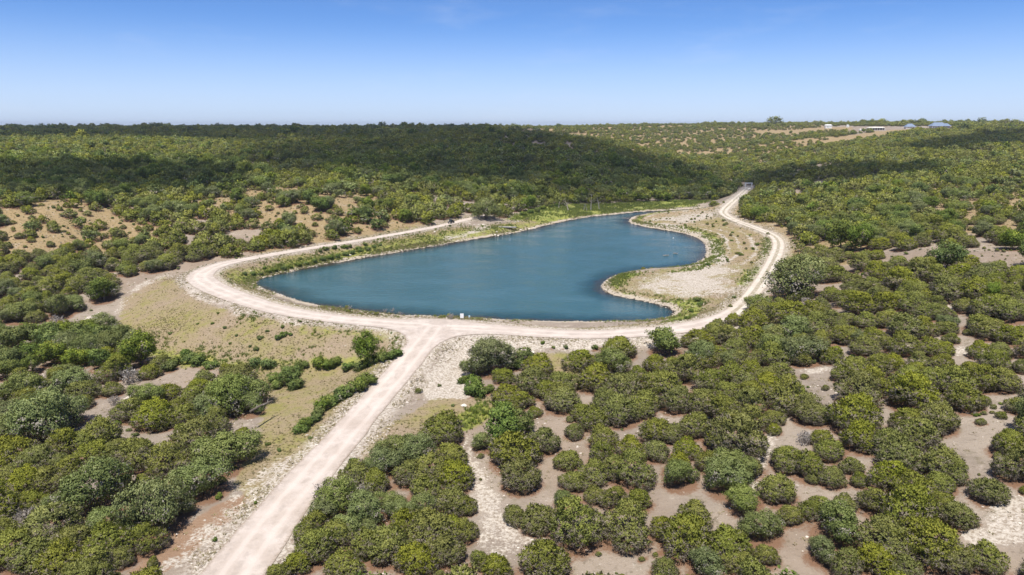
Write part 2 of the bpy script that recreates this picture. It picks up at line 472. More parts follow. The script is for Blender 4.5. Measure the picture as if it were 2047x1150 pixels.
SPIT = [[(1262,578),(1300,552),(1340,540),(1420,528),(1475,530),(1480,548),(1440,560),(1500,580),(1440,584),(1390,596),(1380,612),(1340,600),(1290,592)],[(1300,440),(1350,428),(1420,420),(1450,422),(1430,438),(1360,446)]]
PALE = [ [(905,690),(990,662),(1240,690),(1180,705),(1040,702),(960,745),(930,795),(850,800),(838,780),(860,745)],
 [(1180,690),(1260,680),(1380,670),(1470,650),(1510,640),(1500,670),(1420,678),(1240,700)],
 [(160,650),(190,632),(200,636),(170,655)],
 [(250,800),(285,785),(285,805),(265,812)],
 [(1595,740),(1660,735),(1665,745),(1610,750)],[(1880,620),(1900,608),(1905,640),(1890,650)],[(1905,700),(1940,697),(1945,706),(1900,712)],
 [(980,455),(930,476),(880,484),(900,473),(940,462),(965,448)],
 [(1270,450),(1330,455),(1390,470),(1420,490),(1425,520),(1440,540),(1455,520),(1440,490),(1400,465),(1330,446)],
 [(1560,790),(1580,790),(1545,880),(1520,940),(1500,1000),(1490,1000),(1510,930),(1540,850)],
 [(2000,990),(2047,1000),(2047,1090),(1960,1100),(1990,1040)],[(1930,1075),(1990,1060),(1990,1085),(1945,1092)]]
TAN = [[(0,425),(150,392),(235,432),(340,448),(340,490),(240,520),(0,522)],[(355,385),(540,362),(760,390),(810,430),(770,470),(620,482),(420,432)],[(540,368),(600,372),(740,388),(760,410),(700,440),(620,425),(540,400)],[(360,392),(440,382),(520,400),(560,420),(480,430),(400,425)],
 [(0,470),(60,440),(140,430),(230,460),(240,500),(120,508),(0,500)],[(220,430),(300,450),(290,470),(240,470)],
 [(1640,283),(1700,270),(1830,258),(1832,264),(1745,277),(1640,288)],[(1500,263),(1700,254),(1700,260),(1520,270)],
 [(1560,470),(1610,480),(1620,540),(1600,560),(1570,540)],[(1600,490),(1700,470),(1760,500),(1700,530),(1620,520)],
 [(520,505),(640,485),(760,465),(850,448),(840,440),(760,455),(640,475),(520,495)]]
RED = [[(500,985),(545,960),(520,1000),(420,1080),(330,1150),(255,1150),(330,1080),(430,1010)],[(1230,595),(1300,590),(1310,604),(1250,598)]]

zone = (YY > 45) & (YY < 1500) & (np.abs(XX) < 0.9 * YY + 20)
zx, zy = XX[zone], YY[zone]
def mask_of(polys, soft):
    w = np.zeros(zx.shape)
    for q in polys:
        Q = to_world(q)
        m = float(np.hypot(*Q.mean(0))) / 200
        s = soft * max(.4, min(3, m))
        lo = Q.min(0) - 2 * s; hi = Q.max(0) + 2 * s
        b = (zx > lo[0]) & (zx < hi[0]) & (zy > lo[1]) & (zy < hi[1])
        if not b.any(): continue
        sd = poly_sd(zx[b], zy[b], Q)
        w[b] = np.maximum(w[b], np.clip(.5 - sd / (2 * s), 0, 1))
    G = np.zeros(XX.shape); G[zone] = w
    return G
M_GRASS = mask_of(GRASS, 3.0); M_GREEN = np.maximum(mask_of(GREEN, 2.0), .62 * mask_of(GREEN_SOFT, 4)); M_PALE = np.maximum(np.maximum(mask_of(PALE, 2.2), .62 * mask_of(PALE_SOFT, 1.8)), .74 * mask_of(SPIT, 5.5)); M_TAN = np.maximum(mask_of(TAN, 3.5), mask_of([[(1040,262),(1300,248),(1640,250),(1700,285),(1560,330),(1400,345),(1240,295)],[(1840,370),(2047,350),(2047,470),(1900,470)]], 6) * .75); M_RED = mask_of(RED, 2.5)
SPITZ = (XX > 45) & (YY > 195) & (YY < 345) & (SDR > 1)
ARC = SDW + 1.6 * (fbm(XX, YY, 12, 3) - .44)
M_PALE = np.maximum(M_PALE, SPITZ * (.80 * np.exp(-((ARC - 7.2) / .7) ** 2) + .66 * np.exp(-((ARC - 10.8) / .6) ** 2) + .6 * np.exp(-((ARC - 15.5) / .9) ** 2)))
M_GREEN = np.maximum(M_GREEN, SPITZ * .8 * np.exp(-((ARC - 4.4) / 1.3) ** 2))
M_TAN = np.maximum(M_TAN, SPITZ * (SDW > 6) * (SDW < 60) * .45); M_GRASS = np.where(SPITZ & (SDW > 6) & (SDW < 60), M_GRASS * .55, M_GRASS)
M_DUFF = np.zeros(XX.shape)      # needle litter under the crowns, filled by the planting below

def shade_ground():
    m, g, p = new_mat("limestone_soil")
    pos = g.new("ShaderNodeNewGeometry").outputs["Position"]
    fine = g.noise(pos, 2.6, 5, .7); mid = g.noise(pos, .55, 4, .6); big = g.noise(pos, .09, 4, .6); huge = g.noise(pos, .018, 3)
    soil = g.mix(g.sstep(big, .35, .65), (0.262, 0.216, 0.176), (0.335, 0.280, 0.226))
    soil = g.mix(g.math('MULTIPLY', g.sstep(mid, .52, .72), .6), soil, (0.200, 0.172, 0.112))
    soil = g.mix(g.math('MULTIPLY', g.sstep(huge, .45, .65), .5), soil, (0.280, 0.200, 0.136))
    soil = g.mix(g.math('MULTIPLY', g.sstep(fine, .58, .7), .55), soil, (0.448, 0.392, 0.328))
    soil = g.mix(g.math('MULTIPLY', g.sstep(fine, .42, .3), .5), soil, (0.136, 0.112, 0.080))
    tanw = g.sstep(g.math('ADD', g.attr("tan"), g.math('MULTIPLY', g.math('SUBTRACT', mid, .5), .5)), .22, .5)
    soil = g.mix(g.math('MULTIPLY', tanw, .95), soil, g.mix(fine, (0.225, 0.160, 0.080), (0.400, 0.300, 0.165)))
    spots = g.noise(pos, 1.1, 4, .7); crust = g.noise(pos, .22, 5, .65)
    soil = g.mix(g.math('MULTIPLY', g.sstep(spots, .55, .72), .55), soil, (.135, .105, .075))
    soil = g.mix(g.math('MULTIPLY', g.sstep(crust, .56, .70), .6), soil, g.mix(g.sstep(fine, .4, .62), (.30, .245, .195), (.52, .455, .385)))
    duff = g.sstep(g.math('ADD', g.attr("duff"), g.math('MULTIPLY', g.math('SUBTRACT', fine, .5), .9)), .35, .75)
    soil = g.mix(duff, soil, g.mix(mid, (0.160, 0.084, 0.048), (0.240, 0.148, 0.096)))
    red = g.sstep(g.math('ADD', g.attr("red"), g.math('MULTIPLY', g.math('SUBTRACT', mid, .5), .8)), .4, .7)
    soil = g.mix(g.math('MULTIPLY', red, .8), soil, g.mix(fine, (0.240, 0.128, 0.072), (0.320, 0.216, 0.136)))
    gcol = g.mix(g.sstep(mid, .35, .65), (0.300, 0.235, 0.130), (0.245, 0.225, 0.070))
    gcol = g.mix(g.sstep(big, .4, .65), gcol, g.mix(fine, (0.250, 0.180, 0.115), (0.350, 0.275, 0.190)))
    gcol = g.mix(g.math('MULTIPLY', g.sstep(fine, .5, .35), .45), gcol, (0.088, 0.084, 0.032))
    grass = g.sstep(g.math('ADD', g.attr("grass"), g.math('MULTIPLY', g.math('SUBTRACT', mid, .5), .9)), .35, .65)
    c = g.mix(g.math('MULTIPLY', grass, .9), soil, gcol)
    lush = g.sstep(g.math('ADD', g.attr("green"), g.math('MULTIPLY', g.math('SUBTRACT', mid, .5), .8)), .35, .7)
    c = g.mix(g.math('MULTIPLY', lush, .92), c, g.mix(g.sstep(mid, .4, .65), (0.175, 0.215, 0.040), (0.300, 0.295, 0.075)))
    rockc = g.mix(g.sstep(fine, .35, .6), (0.288, 0.232, 0.176), (0.544, 0.488, 0.416))
    pale = g.sstep(g.math('ADD', g.attr("pale"), g.math('ADD', g.math('MULTIPLY', g.math('SUBTRACT', fine, .5), 1.1), g.math('ADD', g.math('MULTIPLY', g.math('SUBTRACT', mid, .5), 1.3), g.math('MULTIPLY', g.math('SUBTRACT', big, .5), 1.6)))), .36, .72)
    c = g.mix(pale, c, rockc)
    # stony road shoulders
    sdr = g.attr("road")
    sh = g.math('MULTIPLY', g.sstep(sdr, 3.2, .4), g.sstep(g.math('ADD', fine, g.math('MULTIPLY', mid, .5)), .55, .85))
    c = g.mix(sh, c, rockc)
    # beach: a dry pale rim, then wet dark mud at the water's edge
    sdw = g.math('ADD', g.attr("shore"), g.math('ADD', g.math('MULTIPLY', g.math('SUBTRACT', mid, .5), 2.4), g.math('MULTIPLY', g.math('SUBTRACT', big, .5), 2.2)))
    c = g.mix(g.math('MULTIPLY', g.sstep(sdw, 2.3, 1.5), g.sstep(sdw, -.1, .3)), c, g.mix(fine, (0.336, 0.272, 0.200), (0.528, 0.464, 0.368)))
    c = g.mix(g.sstep(sdw, .45, .2), c, (0.044, 0.036, 0.028))
    g.put(p.inputs["Base Color"], c)
    p.inputs["Roughness"].default_value = .95
    p.inputs["Specular IOR Level"].default_value = .1
    b = g.new("ShaderNodeBump"); b.inputs["Strength"].default_value = .7; b.inputs["Distance"].default_value = .25
    g.put(b.inputs["Height"], g.math('ADD', fine, g.math('MULTIPLY', mid, .8)))
    g.l.new(b.outputs[0], p.inputs["Normal"])
    return m
MAT_GROUND = shade_ground()

def grid_mesh():
    V = np.stack([XX.ravel(), YY.ravel(), ZZ.ravel()], 1)
    j, i = np.mgrid[0:NY - 1, 0:NX - 1]
    a = (j * NX + i).ravel()
    T = np.concatenate([np.stack([a, a + 1, a + NX + 1], 1), np.stack([a, a + NX + 1, a + NX], 1)])
    return V, T
GV, GT = grid_mesh()

def clip_sheet(field, lift, extra, keep=None):
    """the part of the ground grid where field < 0, as a sheet of its own"""
    f = field.ravel()
    src = GT if keep is None else GT[keep[GT].all(1)]
    neg = f[src] < 0
    full = src[neg.all(1)]; part = src[neg.any(1) & ~neg.all(1)]
    P = [GV]; E = {k: [v.ravel()] for k, v in extra.items()}
    newV = []; newE = {k: [] for k in extra}; tris = []; cache = {}; base = len(GV)
    def cut(a, b):
        key = (min(a, b), max(a, b))
        if key in cache: return cache[key]
        t = f[a] / (f[a] - f[b])
        newV.append(GV[a] + (GV[b] - GV[a]) * t)
        for k in extra: newE[k].append(E[k][0][a] + (E[k][0][b] - E[k][0][a]) * t)
        cache[key] = base + len(newV) - 1
        return cache[key]
    for t in part:
        poly = []
        for q in range(3):
            a, b = int(t[q]), int(t[(q + 1) % 3])
            if f[a] < 0: poly.append(a)
            if (f[a] < 0) != (f[b] < 0): poly.append(cut(a, b))
        for q in range(1, len(poly) - 1): tris.append((poly[0], poly[q], poly[q + 1]))
    T = np.concatenate([full, np.array(tris, dtype=int).reshape(-1, 3)])
    V = np.concatenate([GV, np.array(newV).reshape(-1, 3)])
    use, inv = np.unique(T, return_inverse=True)
    at = {k: ('POINT', np.concatenate([E[k][0], np.array(newE[k])])[use]) for k in extra}
    V = V[use].copy(); V[:, 2] += lift
    return V, inv.reshape(-1, 3), at

def build_ground():
    at = {"grass": M_GRASS, "green": M_GREEN, "pale": M_PALE, "tan": M_TAN, "red": M_RED, "duff": M_DUFF, "road": SDR, "shore": SDW}
    me = mesh_from("ground", GV, GT, {k: ('POINT', v.ravel()) for k, v in at.items()}, smooth=True)
    tag(obj("ground", me, MAT_GROUND), "dry limestone hill ground with grass, bare rock and red litter", "ground", kind="structure")

def build_roads():
    def road_mat(name, a, b, ruts):
        m, g, p = new_mat(name)
        pos = g.new("ShaderNodeNewGeometry").outputs["Position"]
        fine = g.noise(pos, 3.2, 5, .75); mid = g.noise(pos, .35, 4, .6)
        c = g.mix(g.sstep(mid, .35, .7), a, b)
        c = g.mix(g.math('MULTIPLY', g.sstep(fine, .45, .25), .35), c, tuple(x * .62 for x in a))
        ctr = g.attr("centre")
        wob = g.math('ADD', ctr, g.math('MULTIPLY', g.math('SUBTRACT', mid, .5), .8))
        if ruts:
            # grassy strip between the wheel ruts
            strip = g.math('MULTIPLY', g.sstep(wob, .62, .38), g.sstep(g.math('ADD', fine, mid), .75, 1.05))
            c = g.mix(g.math('MULTIPLY', strip, .75), c, (0.240, 0.200, 0.120))
            edge = g.math('MULTIPLY', g.sstep(wob, 1.35, 1.7), g.sstep(fine, .4, .6))
            c = g.mix(g.math('MULTIPLY', edge, .6), c, (0.336, 0.272, 0.200))
        else:
            lane = g.math('ABSOLUTE', g.math('SUBTRACT', wob, 1.15))
            c = g.mix(g.math('MULTIPLY', g.sstep(lane, .55, .15), .45), c, tuple(min(1, x * 1.12) for x in b))
            loose = g.math('MULTIPLY', g.sstep(lane, .55, .95), g.sstep(g.noise(pos, .9, 4, .7), .42, .62))
            c = g.mix(g.math('MULTIPLY', loose, .42), c, tuple(x * .70 for x in a))
            c = g.mix(g.math('MULTIPLY', g.sstep(g.noise(pos, .12, 4, .6), .5, .68), .3), c, (.40, .325, .27))
        ed = g.math('ADD', g.attr("road"), g.math('MULTIPLY', g.math('SUBTRACT', fine, .5), 1.6))
        c = g.mix(g.math('MULTIPLY', g.sstep(ed, -.5, .15), .75), c, (0.240, 0.184, 0.132))
        g.put(p.inputs["Base Color"], c)
        p.inputs["Roughness"].default_value = .95; p.inputs["Specular IOR Level"].default_value = .1
        b_ = g.new("ShaderNodeBump"); b_.inputs["Strength"].default_value = .5; b_.inputs["Distance"].default_value = .12
        g.put(b_.inputs["Height"], fine); g.l.new(b_.outputs[0], p.inputs["Normal"])
        return m
    app = (SDA < SDC + 1.5) & (YY < 140)
    right = (~app) & (XX > 47) 
    keep_a = app.ravel()
    # the three road surfaces meet edge to edge: each takes whole grid cells of its own side
    cell = np.where(app, 0, np.where(right, 1, 2)).ravel()
    first = cell[GT[:, 0]]
    global GT_ALL
    for k, (nm, lab, mt, ctr) in enumerate((
        ("gravel_road", "straight pale gravel road running from the foreground up to the dam", road_mat("caliche_gravel", (0.464, 0.392, 0.336), (0.560, 0.488, 0.432), False), SDA),
        ("two_rut_track", "white two-rut track curving round the right shore towards the valley", road_mat("white_caliche", (0.528, 0.464, 0.384), (0.624, 0.560, 0.480), True), SDC),
        ("dam_crest_road", "pale gravel road along the dam crest and left bank", road_mat("crest_gravel", (0.480, 0.408, 0.352), (0.576, 0.504, 0.440), False), SDC))):
        V, T, at = clip_sheet_faces(first == k, SDR, .06, {"road": SDR, "centre": ctr})
        me = mesh_from(nm, V, T, at, smooth=True)
        tag(obj(nm, me, mt), lab, "road", kind="structure")

def clip_sheet_faces(facemask, field, lift, extra):
    global GT
    full = GT
    GT = full[facemask & (field.ravel()[full].min(1) < 0)]
    r = clip_sheet(field, lift, extra)
    GT = full
    return r

def build_water():
    m, g, p = new_mat("lake_water")
    pos = g.new("ShaderNodeNewGeometry").outputs["Position"]
    mp = g.new("ShaderNodeMapping"); mp.inputs["Scale"].default_value = (1, 2.2, 1); mp.inputs["Rotation"].default_value = (0, 0, .35)
    g.l.new(pos, mp.inputs["Vector"])
    big = g.noise(pos, .02, 3); streak = g.noise(mp.outputs[0], .05, 4, .6)
    deep = g.mix(g.sstep(streak, .35, .7), (.036, .104, .126), (.056, .128, .150))
    sd = g.math('ADD', g.attr("shore"), g.math('ADD', g.math('MULTIPLY', g.math('SUBTRACT', g.noise(pos, .35, 4, .65), .5), 4.5), g.math('MULTIPLY', g.math('SUBTRACT', g.noise(pos, .05, 3, .6), .5), 9.0)))
    c = g.mix(g.sstep(sd, -9, -1.5), deep, (.012, .050, .058))
    c = g.mix(g.sstep(sd, -2.6, -.4), c, (.030, .034, .028))
    g.put(p.inputs["Base Color"], c)
    g.put(p.inputs["Roughness"], g.math('ADD', .06, g.math('MULTIPLY', g.sstep(streak, .4, .65), .14))); p.inputs["IOR"].default_value = 1.33
    r1 = g.noise(mp.outputs[0], 1.6, 3, .6); r2 = g.noise(mp.outputs[0], .35, 2, .5)
    b = g.new("ShaderNodeBump"); b.inputs["Strength"].default_value = .55; b.inputs["Distance"].default_value = .22
    h = g.math('ADD', r1, g.math('MULTIPLY', r2, 1.2))
    g.put(b.inputs["Height"], h); g.l.new(b.outputs[0], p.inputs["Normal"])
    V, T, at = clip_sheet_faces(np.ones(len(GT), bool), SDW - .9, 0, {"shore": SDW})
    V[:, 2] = 0
    me = mesh_from("lake_water", V, T, at)
    tag(obj("lake_water", me, m), "blue-green lake water rippled by a light wind behind the dam", "water", kind="structure")
# ------------------------------------------------------------------ fair-weather clouds overhead, whose shadows lie on the hills
def build_clouds():
    m, g, p = new_mat("cloud_white")
    p.inputs["Base Color"].default_value = (.93, .93, .95, 1); p.inputs["Roughness"].default_value = 1; p.inputs["Specular IOR Level"].default_value = 0
    tr = g.new("ShaderNodeBsdfTransparent"); mx = g.new("ShaderNodeMixShader"); mx.inputs[0].default_value = .893   # thin clouds: some sun comes through
    g.l.new(p.outputs[0], mx.inputs[1]); g.l.new(tr.outputs[0], mx.inputs[2]); g.l.new(mx.outputs[0], g.n["Material Output"].inputs[0])
    SH = [[(470,335),(520,305),(640,278),(850,262),(1010,259),(1090,264),(1240,298),(1370,340),(1450,362),(1480,380),(1440,392),(1330,398),(1120,396),(960,385),(760,372),(600,362)],
          [(-60,251),(200,252),(500,253),(760,253),(1000,255),(1000,260),(850,262),(640,278),(540,296),(480,287),(300,283),(120,281),(-60,280)],
          [(-60,345),(120,338),(300,343),(420,352),(520,358),(470,380),(350,392),(200,394),(60,396),(-60,392)],
          [(1490,352),(1600,338),(1740,332),(1870,338),(1900,350),(1780,362),(1640,372),(1500,378)],
          [(1800,302),(1900,280),(2060,266),(2060,292),(1960,300),(1860,308)]]
    r = random.Random(5)
    ico = bmesh_ico()
    for q in SH:
        Q = to_world(q)
        lo, hi = Q.min(0), Q.max(0)
        area = 0.5 * abs(sum(Q[i][0] * Q[(i + 1) % len(Q)][1] - Q[(i + 1) % len(Q)][0] * Q[i][1] for i in range(len(Q))))
        R0 = max(9.0, min(34.0, math.sqrt(area) * .10))
        H = 640.0
        V, F = [], []
        pts = []
        xs = np.arange(lo[0], hi[0], R0 * .62); ys = np.arange(lo[1], hi[1], R0 * .62)
        gx, gy = [a.ravel() for a in np.meshgrid(xs, ys)]
        sd = poly_sd(gx, gy, Q)
        for x, y, s in zip(gx, gy, sd):
            if s < -R0 * .35 or (s < R0 * .25 and r.random() < .45):
                pts.append((x + r.uniform(-.3, .3) * R0, y + r.uniform(-.3, .3) * R0, R0 * r.uniform(.7, 1.15)))
        if not pts: continue
        zc = float(np.mean(ground(Q[:, 0], Q[:, 1])))
        for (x, y, R) in pts:
            gz = float(ground(x, y)); t = (H - gz) / SUN_DIR.z
            c = np.array([x + SUN_DIR.x * t, y + SUN_DIR.y * t, H + r.uniform(0, .5) * R])
            k = len(V) * len(ico[0])
            rr = R * (1 + .18 * np.array([r.uniform(-1, 1) for _ in range(len(ico[0]))]))[:, None]
            V.append(c + ico[0] * rr * np.array([1, 1, .8])); F.append(ico[1] + k)
        me = mesh_from("cloud", np.concatenate(V), np.concatenate(F), smooth=True)
        tag(obj("cloud", me, m), "white fair weather cloud high above the lake", "cloud", kind="structure")
def bmesh_ico():
    import bmesh
    bm = bmesh.new(); bmesh.ops.create_icosphere(bm, subdivisions=2, radius=1)
    V = np.array([v.co[:] for v in bm.verts]); F = np.array([[v.index for v in f.verts] for f in bm.faces]); bm.free()
    return V, F
build_clouds()

# ------------------------------------------------------------------ the air between here and the far ridge
def build_haze():
    m = bpy.data.materials.new("summer_haze"); m.use_nodes = True
    g = NG(m.node_tree); g.n.remove(g.n["Principled BSDF"])
    v = g.new("ShaderNodeVolumePrincipled"); v.inputs["Color"].default_value = (.86, .92, 1, 1); v.inputs["Density"].default_value = .00010; v.inputs["Anisotropy"].default_value = .2
    g.l.new(v.outputs[0], g.n["Material Output"].inputs["Volume"])
    mb = MB(); lo, hi = -9.0, 72.0
    mb.box((0, 3300, (lo + hi) / 2), (16000, 12600, hi - lo))
    o = mb.build("haze", m); tag(o, "thin summer haze over the hills", "haze", kind="stuff")
build_haze()
# ------------------------------------------------------------------ leaf, bark and twig materials
def leaf_mat(name, stops, twig=(.255, .215, .17), var=.10, trans=.34, hue=.02):
    """attribute tint: -1 dead twigs, 0..1 from dark low leaves to young tips and crown tops painted lighter as if lit"""
    m, g, p = new_mat(name)
    t = g.attr("tint")
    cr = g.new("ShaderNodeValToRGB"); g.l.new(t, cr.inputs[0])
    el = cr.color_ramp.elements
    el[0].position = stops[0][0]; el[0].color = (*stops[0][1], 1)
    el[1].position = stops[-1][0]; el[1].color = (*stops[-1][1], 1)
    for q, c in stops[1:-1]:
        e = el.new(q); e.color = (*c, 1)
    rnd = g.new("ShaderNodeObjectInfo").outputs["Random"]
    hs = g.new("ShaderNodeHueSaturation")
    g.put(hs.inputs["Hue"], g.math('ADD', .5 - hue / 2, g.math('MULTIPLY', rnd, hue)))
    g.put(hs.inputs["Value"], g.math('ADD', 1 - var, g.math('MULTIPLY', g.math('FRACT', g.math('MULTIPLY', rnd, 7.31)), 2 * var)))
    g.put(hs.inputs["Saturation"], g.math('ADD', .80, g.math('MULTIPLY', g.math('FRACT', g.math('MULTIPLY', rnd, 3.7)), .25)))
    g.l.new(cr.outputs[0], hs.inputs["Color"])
    isleaf = g.math('GREATER_THAN', t, -.5)
    c = g.mix(isleaf, twig, hs.outputs[0])
    g.put(p.inputs["Base Color"], c)
    p.inputs["Roughness"].default_value = .65; p.inputs["Specular IOR Level"].default_value = .18
    tr = g.new("ShaderNodeBsdfTranslucent"); g.put(tr.inputs[0], g.mix(.5, c, (.16, .17, .02)))
    mx = g.new("ShaderNodeMixShader"); g.put(mx.inputs[0], g.math('MULTIPLY', isleaf, trans))
    out = g.n["Material Output"]
    g.l.new(p.outputs[0], mx.inputs[1]); g.l.new(tr.outputs[0], mx.inputs[2]); g.l.new(mx.outputs[0], out.inputs[0])
    return m
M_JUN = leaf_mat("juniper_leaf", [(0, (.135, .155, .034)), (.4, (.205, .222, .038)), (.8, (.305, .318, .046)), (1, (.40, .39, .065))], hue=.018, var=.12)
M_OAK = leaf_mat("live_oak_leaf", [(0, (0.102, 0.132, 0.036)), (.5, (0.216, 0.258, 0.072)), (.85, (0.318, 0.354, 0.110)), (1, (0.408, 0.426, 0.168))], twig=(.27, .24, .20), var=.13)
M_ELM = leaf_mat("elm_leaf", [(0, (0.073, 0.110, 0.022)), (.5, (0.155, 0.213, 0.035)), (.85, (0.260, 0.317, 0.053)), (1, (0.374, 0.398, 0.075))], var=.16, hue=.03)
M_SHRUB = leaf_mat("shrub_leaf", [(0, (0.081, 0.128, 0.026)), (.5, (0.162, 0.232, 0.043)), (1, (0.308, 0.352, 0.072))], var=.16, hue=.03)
M_DEAD = leaf_mat("grey_twig", [(0, (.20, .17, .14)), (.6, (.33, .29, .25)), (1, (.46, .42, .38))], trans=0)
M_GRASSB = leaf_mat("grass_blade", [(0, (.25, .24, .075)), (.5, (.36, .30, .14)), (1, (.48, .39, .24))], var=.15, trans=.45)
M_WEED = leaf_mat("weed_blade", [(0, (.13, .20, .03)), (.6, (.23, .29, .05)), (1, (.34, .35, .09))], var=.15, trans=.45)
M_BARK = simple_mat("bark", (.16, .13, .105), .95, var=.4, scale=9)
M_PALEBARK = simple_mat("bleached_wood", (.50, .43, .35), .9, var=.3, scale=6)
M_GREYWOOD = simple_mat("grey_dead_wood", (.33, .30, .27), .95, var=.35, scale=6)

# ------------------------------------------------------------------ crowns as clouds of small sprays
def unit(v): return v / np.maximum(np.linalg.norm(v, axis=1, keepdims=True), 1e-9)
def crown(seed, lobes, nclump, nleaf, leaf, kind='spray', spread=.035, twigs=.12, skirt=.06):
    """lobes: (x, y, z, r) in crown widths. -> V, F, tint"""
    r = np.random.default_rng(seed)
    L = np.array(lobes, float)
    pts = []; outs = []
    need = nclump; tries = 0
    while need > 0 and tries < 60:
        k = r.choice(len(L), size=need * 3, p=L[:, 3] ** 2 / (L[:, 3] ** 2).sum())
        d = unit(r.normal(size=(need * 3, 3)))
        rad = L[k, 3] * r.uniform(.72, 1.06, need * 3)
        q = L[k, :3] + d * rad[:, None]
        inside = np.zeros(len(q), bool)
        for (a, b, c, R) in L:
            inside |= ((q - np.array([a, b, c])) ** 2).sum(1) < (R * .70) ** 2
        ok = (~inside) & (q[:, 2] > skirt)
        q, d2 = q[ok][:need], d[ok][:need]
        pts.append(q); outs.append(d2); need -= len(q); tries += 1
    C = np.concatenate(pts); O = np.concatenate(outs)
    nc = len(C)
    idx = np.repeat(np.arange(nc), nleaf)
    N = len(idx)
    sc = r.uniform(.6, 1.35, nc)
    off = r.normal(size=(N, 3)) * (spread * sc[idx])[:, None]
    off[:, 2] *= .75
    Pp = C[idx] + off
    Pp[:, 2] = np.maximum(Pp[:, 2], .015)
    o = unit(O[idx] * .9 + r.normal(size=(N, 3)) * .75 + np.array([0, 0, .35]))
    s = leaf * r.uniform(.6, 1.4, N)
    t1 = unit(np.cross(o, r.normal(size=(N, 3))))
    t2 = np.cross(o, t1)
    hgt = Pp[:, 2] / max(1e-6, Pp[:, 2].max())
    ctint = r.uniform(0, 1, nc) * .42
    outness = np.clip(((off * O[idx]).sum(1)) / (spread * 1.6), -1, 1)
    tint = np.clip(ctint[idx] + .18 * outness + r.normal(size=N) * .12 + .45 * hgt - .06, 0.02, 1)  # height term paints lit crown tops and darker lower sides into the leaf colour
    dead = r.random(nc) < twigs * np.clip(2.1 - 2.6 * C[:, 2] / C[:, 2].max(), .04, 1.8)
    tint = np.where(dead[idx] & (r.random(N) < .8), -1, tint)
    if kind == 'spray':
        # narrow triangles whose tips point out and up, like juniper sprays
        tip = unit(o * .7 + np.array([0, 0, .45]) + r.normal(size=(N, 3)) * .35)
        side = unit(np.cross(tip, r.normal(size=(N, 3))))
        V = np.stack([Pp - side * (s * .52)[:, None], Pp + side * (s * .52)[:, None], Pp + tip * (s * 1.35)[:, None]], 1).reshape(-1, 3)
        F = np.arange(N * 3).reshape(-1, 3)
    else:
        V = np.stack([Pp - t1 * (s * .8)[:, None], Pp - t2 * (s * .5)[:, None] + o * (s * .12)[:, None], Pp + t1 * (s * .8)[:, None], Pp + t2 * (s * .5)[:, None] + o * (s * .12)[:, None]], 1).reshape(-1, 3)
        F = np.arange(N * 4).reshape(-1, 4)
    # dead twigs are long thin streaks that stick out of the crown
    if kind == 'spray':
        tw = tint < -.5; T = V.reshape(N, 3, 3)
        if tw.any():
            q = Pp[tw]; dirn = unit(O[idx][tw] * .8 + r.normal(size=(tw.sum(), 3)) * .45 + np.array([0, 0, .25])); sd_ = unit(np.cross(dirn, r.normal(size=(tw.sum(), 3))))
            T[tw] = np.stack([q - sd_ * leaf * .22, q + sd_ * leaf * .22, q + dirn * leaf * r.uniform(1.5, 3.2, (tw.sum(), 1))], 1)
        V = T.reshape(-1, 3)
    # faces turned outwards, shading normals between the crown's surface and the leaf
    k = F.shape[1]; Q = V.reshape(N, k, 3)
    gn = unit(np.cross(Q[:, 1] - Q[:, 0], Q[:, 2] - Q[:, 0]))
    outd = unit(O[idx] + off / spread * .25 + np.array([0, 0, .25]))
    flip = (gn * outd).sum(1) < 0
    Q[flip] = Q[flip][:, ::-1]; gn[flip] *= -1
    nn = unit(outd * .75 + gn * .45)
    return Q.reshape(-1, 3), F, tint, np.repeat(nn, k, axis=0)

def limbs(seed, targets, r0, h0, stems=1):
    """tapered trunk that forks towards the targets"""
    r = random.Random(seed); mb = MB()
    for s in range(stems):
        bx, by = (0, 0) if stems == 1 else (r.uniform(-.05, .05), r.uniform(-.05, .05))
        top = Vector((bx * 1.5 + r.uniform(-.03, .03), by * 1.5 + r.uniform(-.03, .03), h0))
        mb.tube([(bx, by, -.05), (bx * 1.2, by * 1.2, h0 * .5), top], [r0 * 1.25, r0, r0 * .8], 6)
        for t in targets[s::stems]:
            t = Vector(t); m1 = top.lerp(t, .5) + Vector((r.uniform(-.03, .03), r.uniform(-.03, .03), -.02))
            mb.tube([top - Vector((0, 0, r0 * .5)), m1, t], [r0 * .7, r0 * .4, r0 * .12], 4)
    return mb

def jun_lobes(seed, flat=1.0):
    r = random.Random(seed); L = [(0, 0, .34 * flat, .33)]
    n = r.randint(5, 8); a0 = r.uniform(0, 6.3)
    for i in range(n):
        a = a0 + i * 2 * math.pi / n + r.uniform(-.3, .3); q = r.uniform(.18, .33)
        R = r.uniform(.13, .26)
        L.append((q * math.cos(a), q * math.sin(a), r.uniform(.20, .33) * flat, R))
    for i in range(r.randint(2, 4)):
        a = r.uniform(0, 6.3); q = r.uniform(.03, .17)
        L.append((q * math.cos(a), q * math.sin(a), r.uniform(.46, .60) * flat, r.uniform(.13, .2)))
    return L
def oak_lobes(seed, tall=1.0):
    r = random.Random(seed); L = []
    n = r.randint(9, 13)
    for i in range(n):
        a = r.uniform(0, 6.3); q = .36 * math.sqrt(r.random())
        L.append((q * math.cos(a), q * math.sin(a), (.30 + .28 * r.random() - .30 * q) * tall, r.uniform(.12, .2)))
    L.append((0, 0, .36 * tall, .26))
    return L

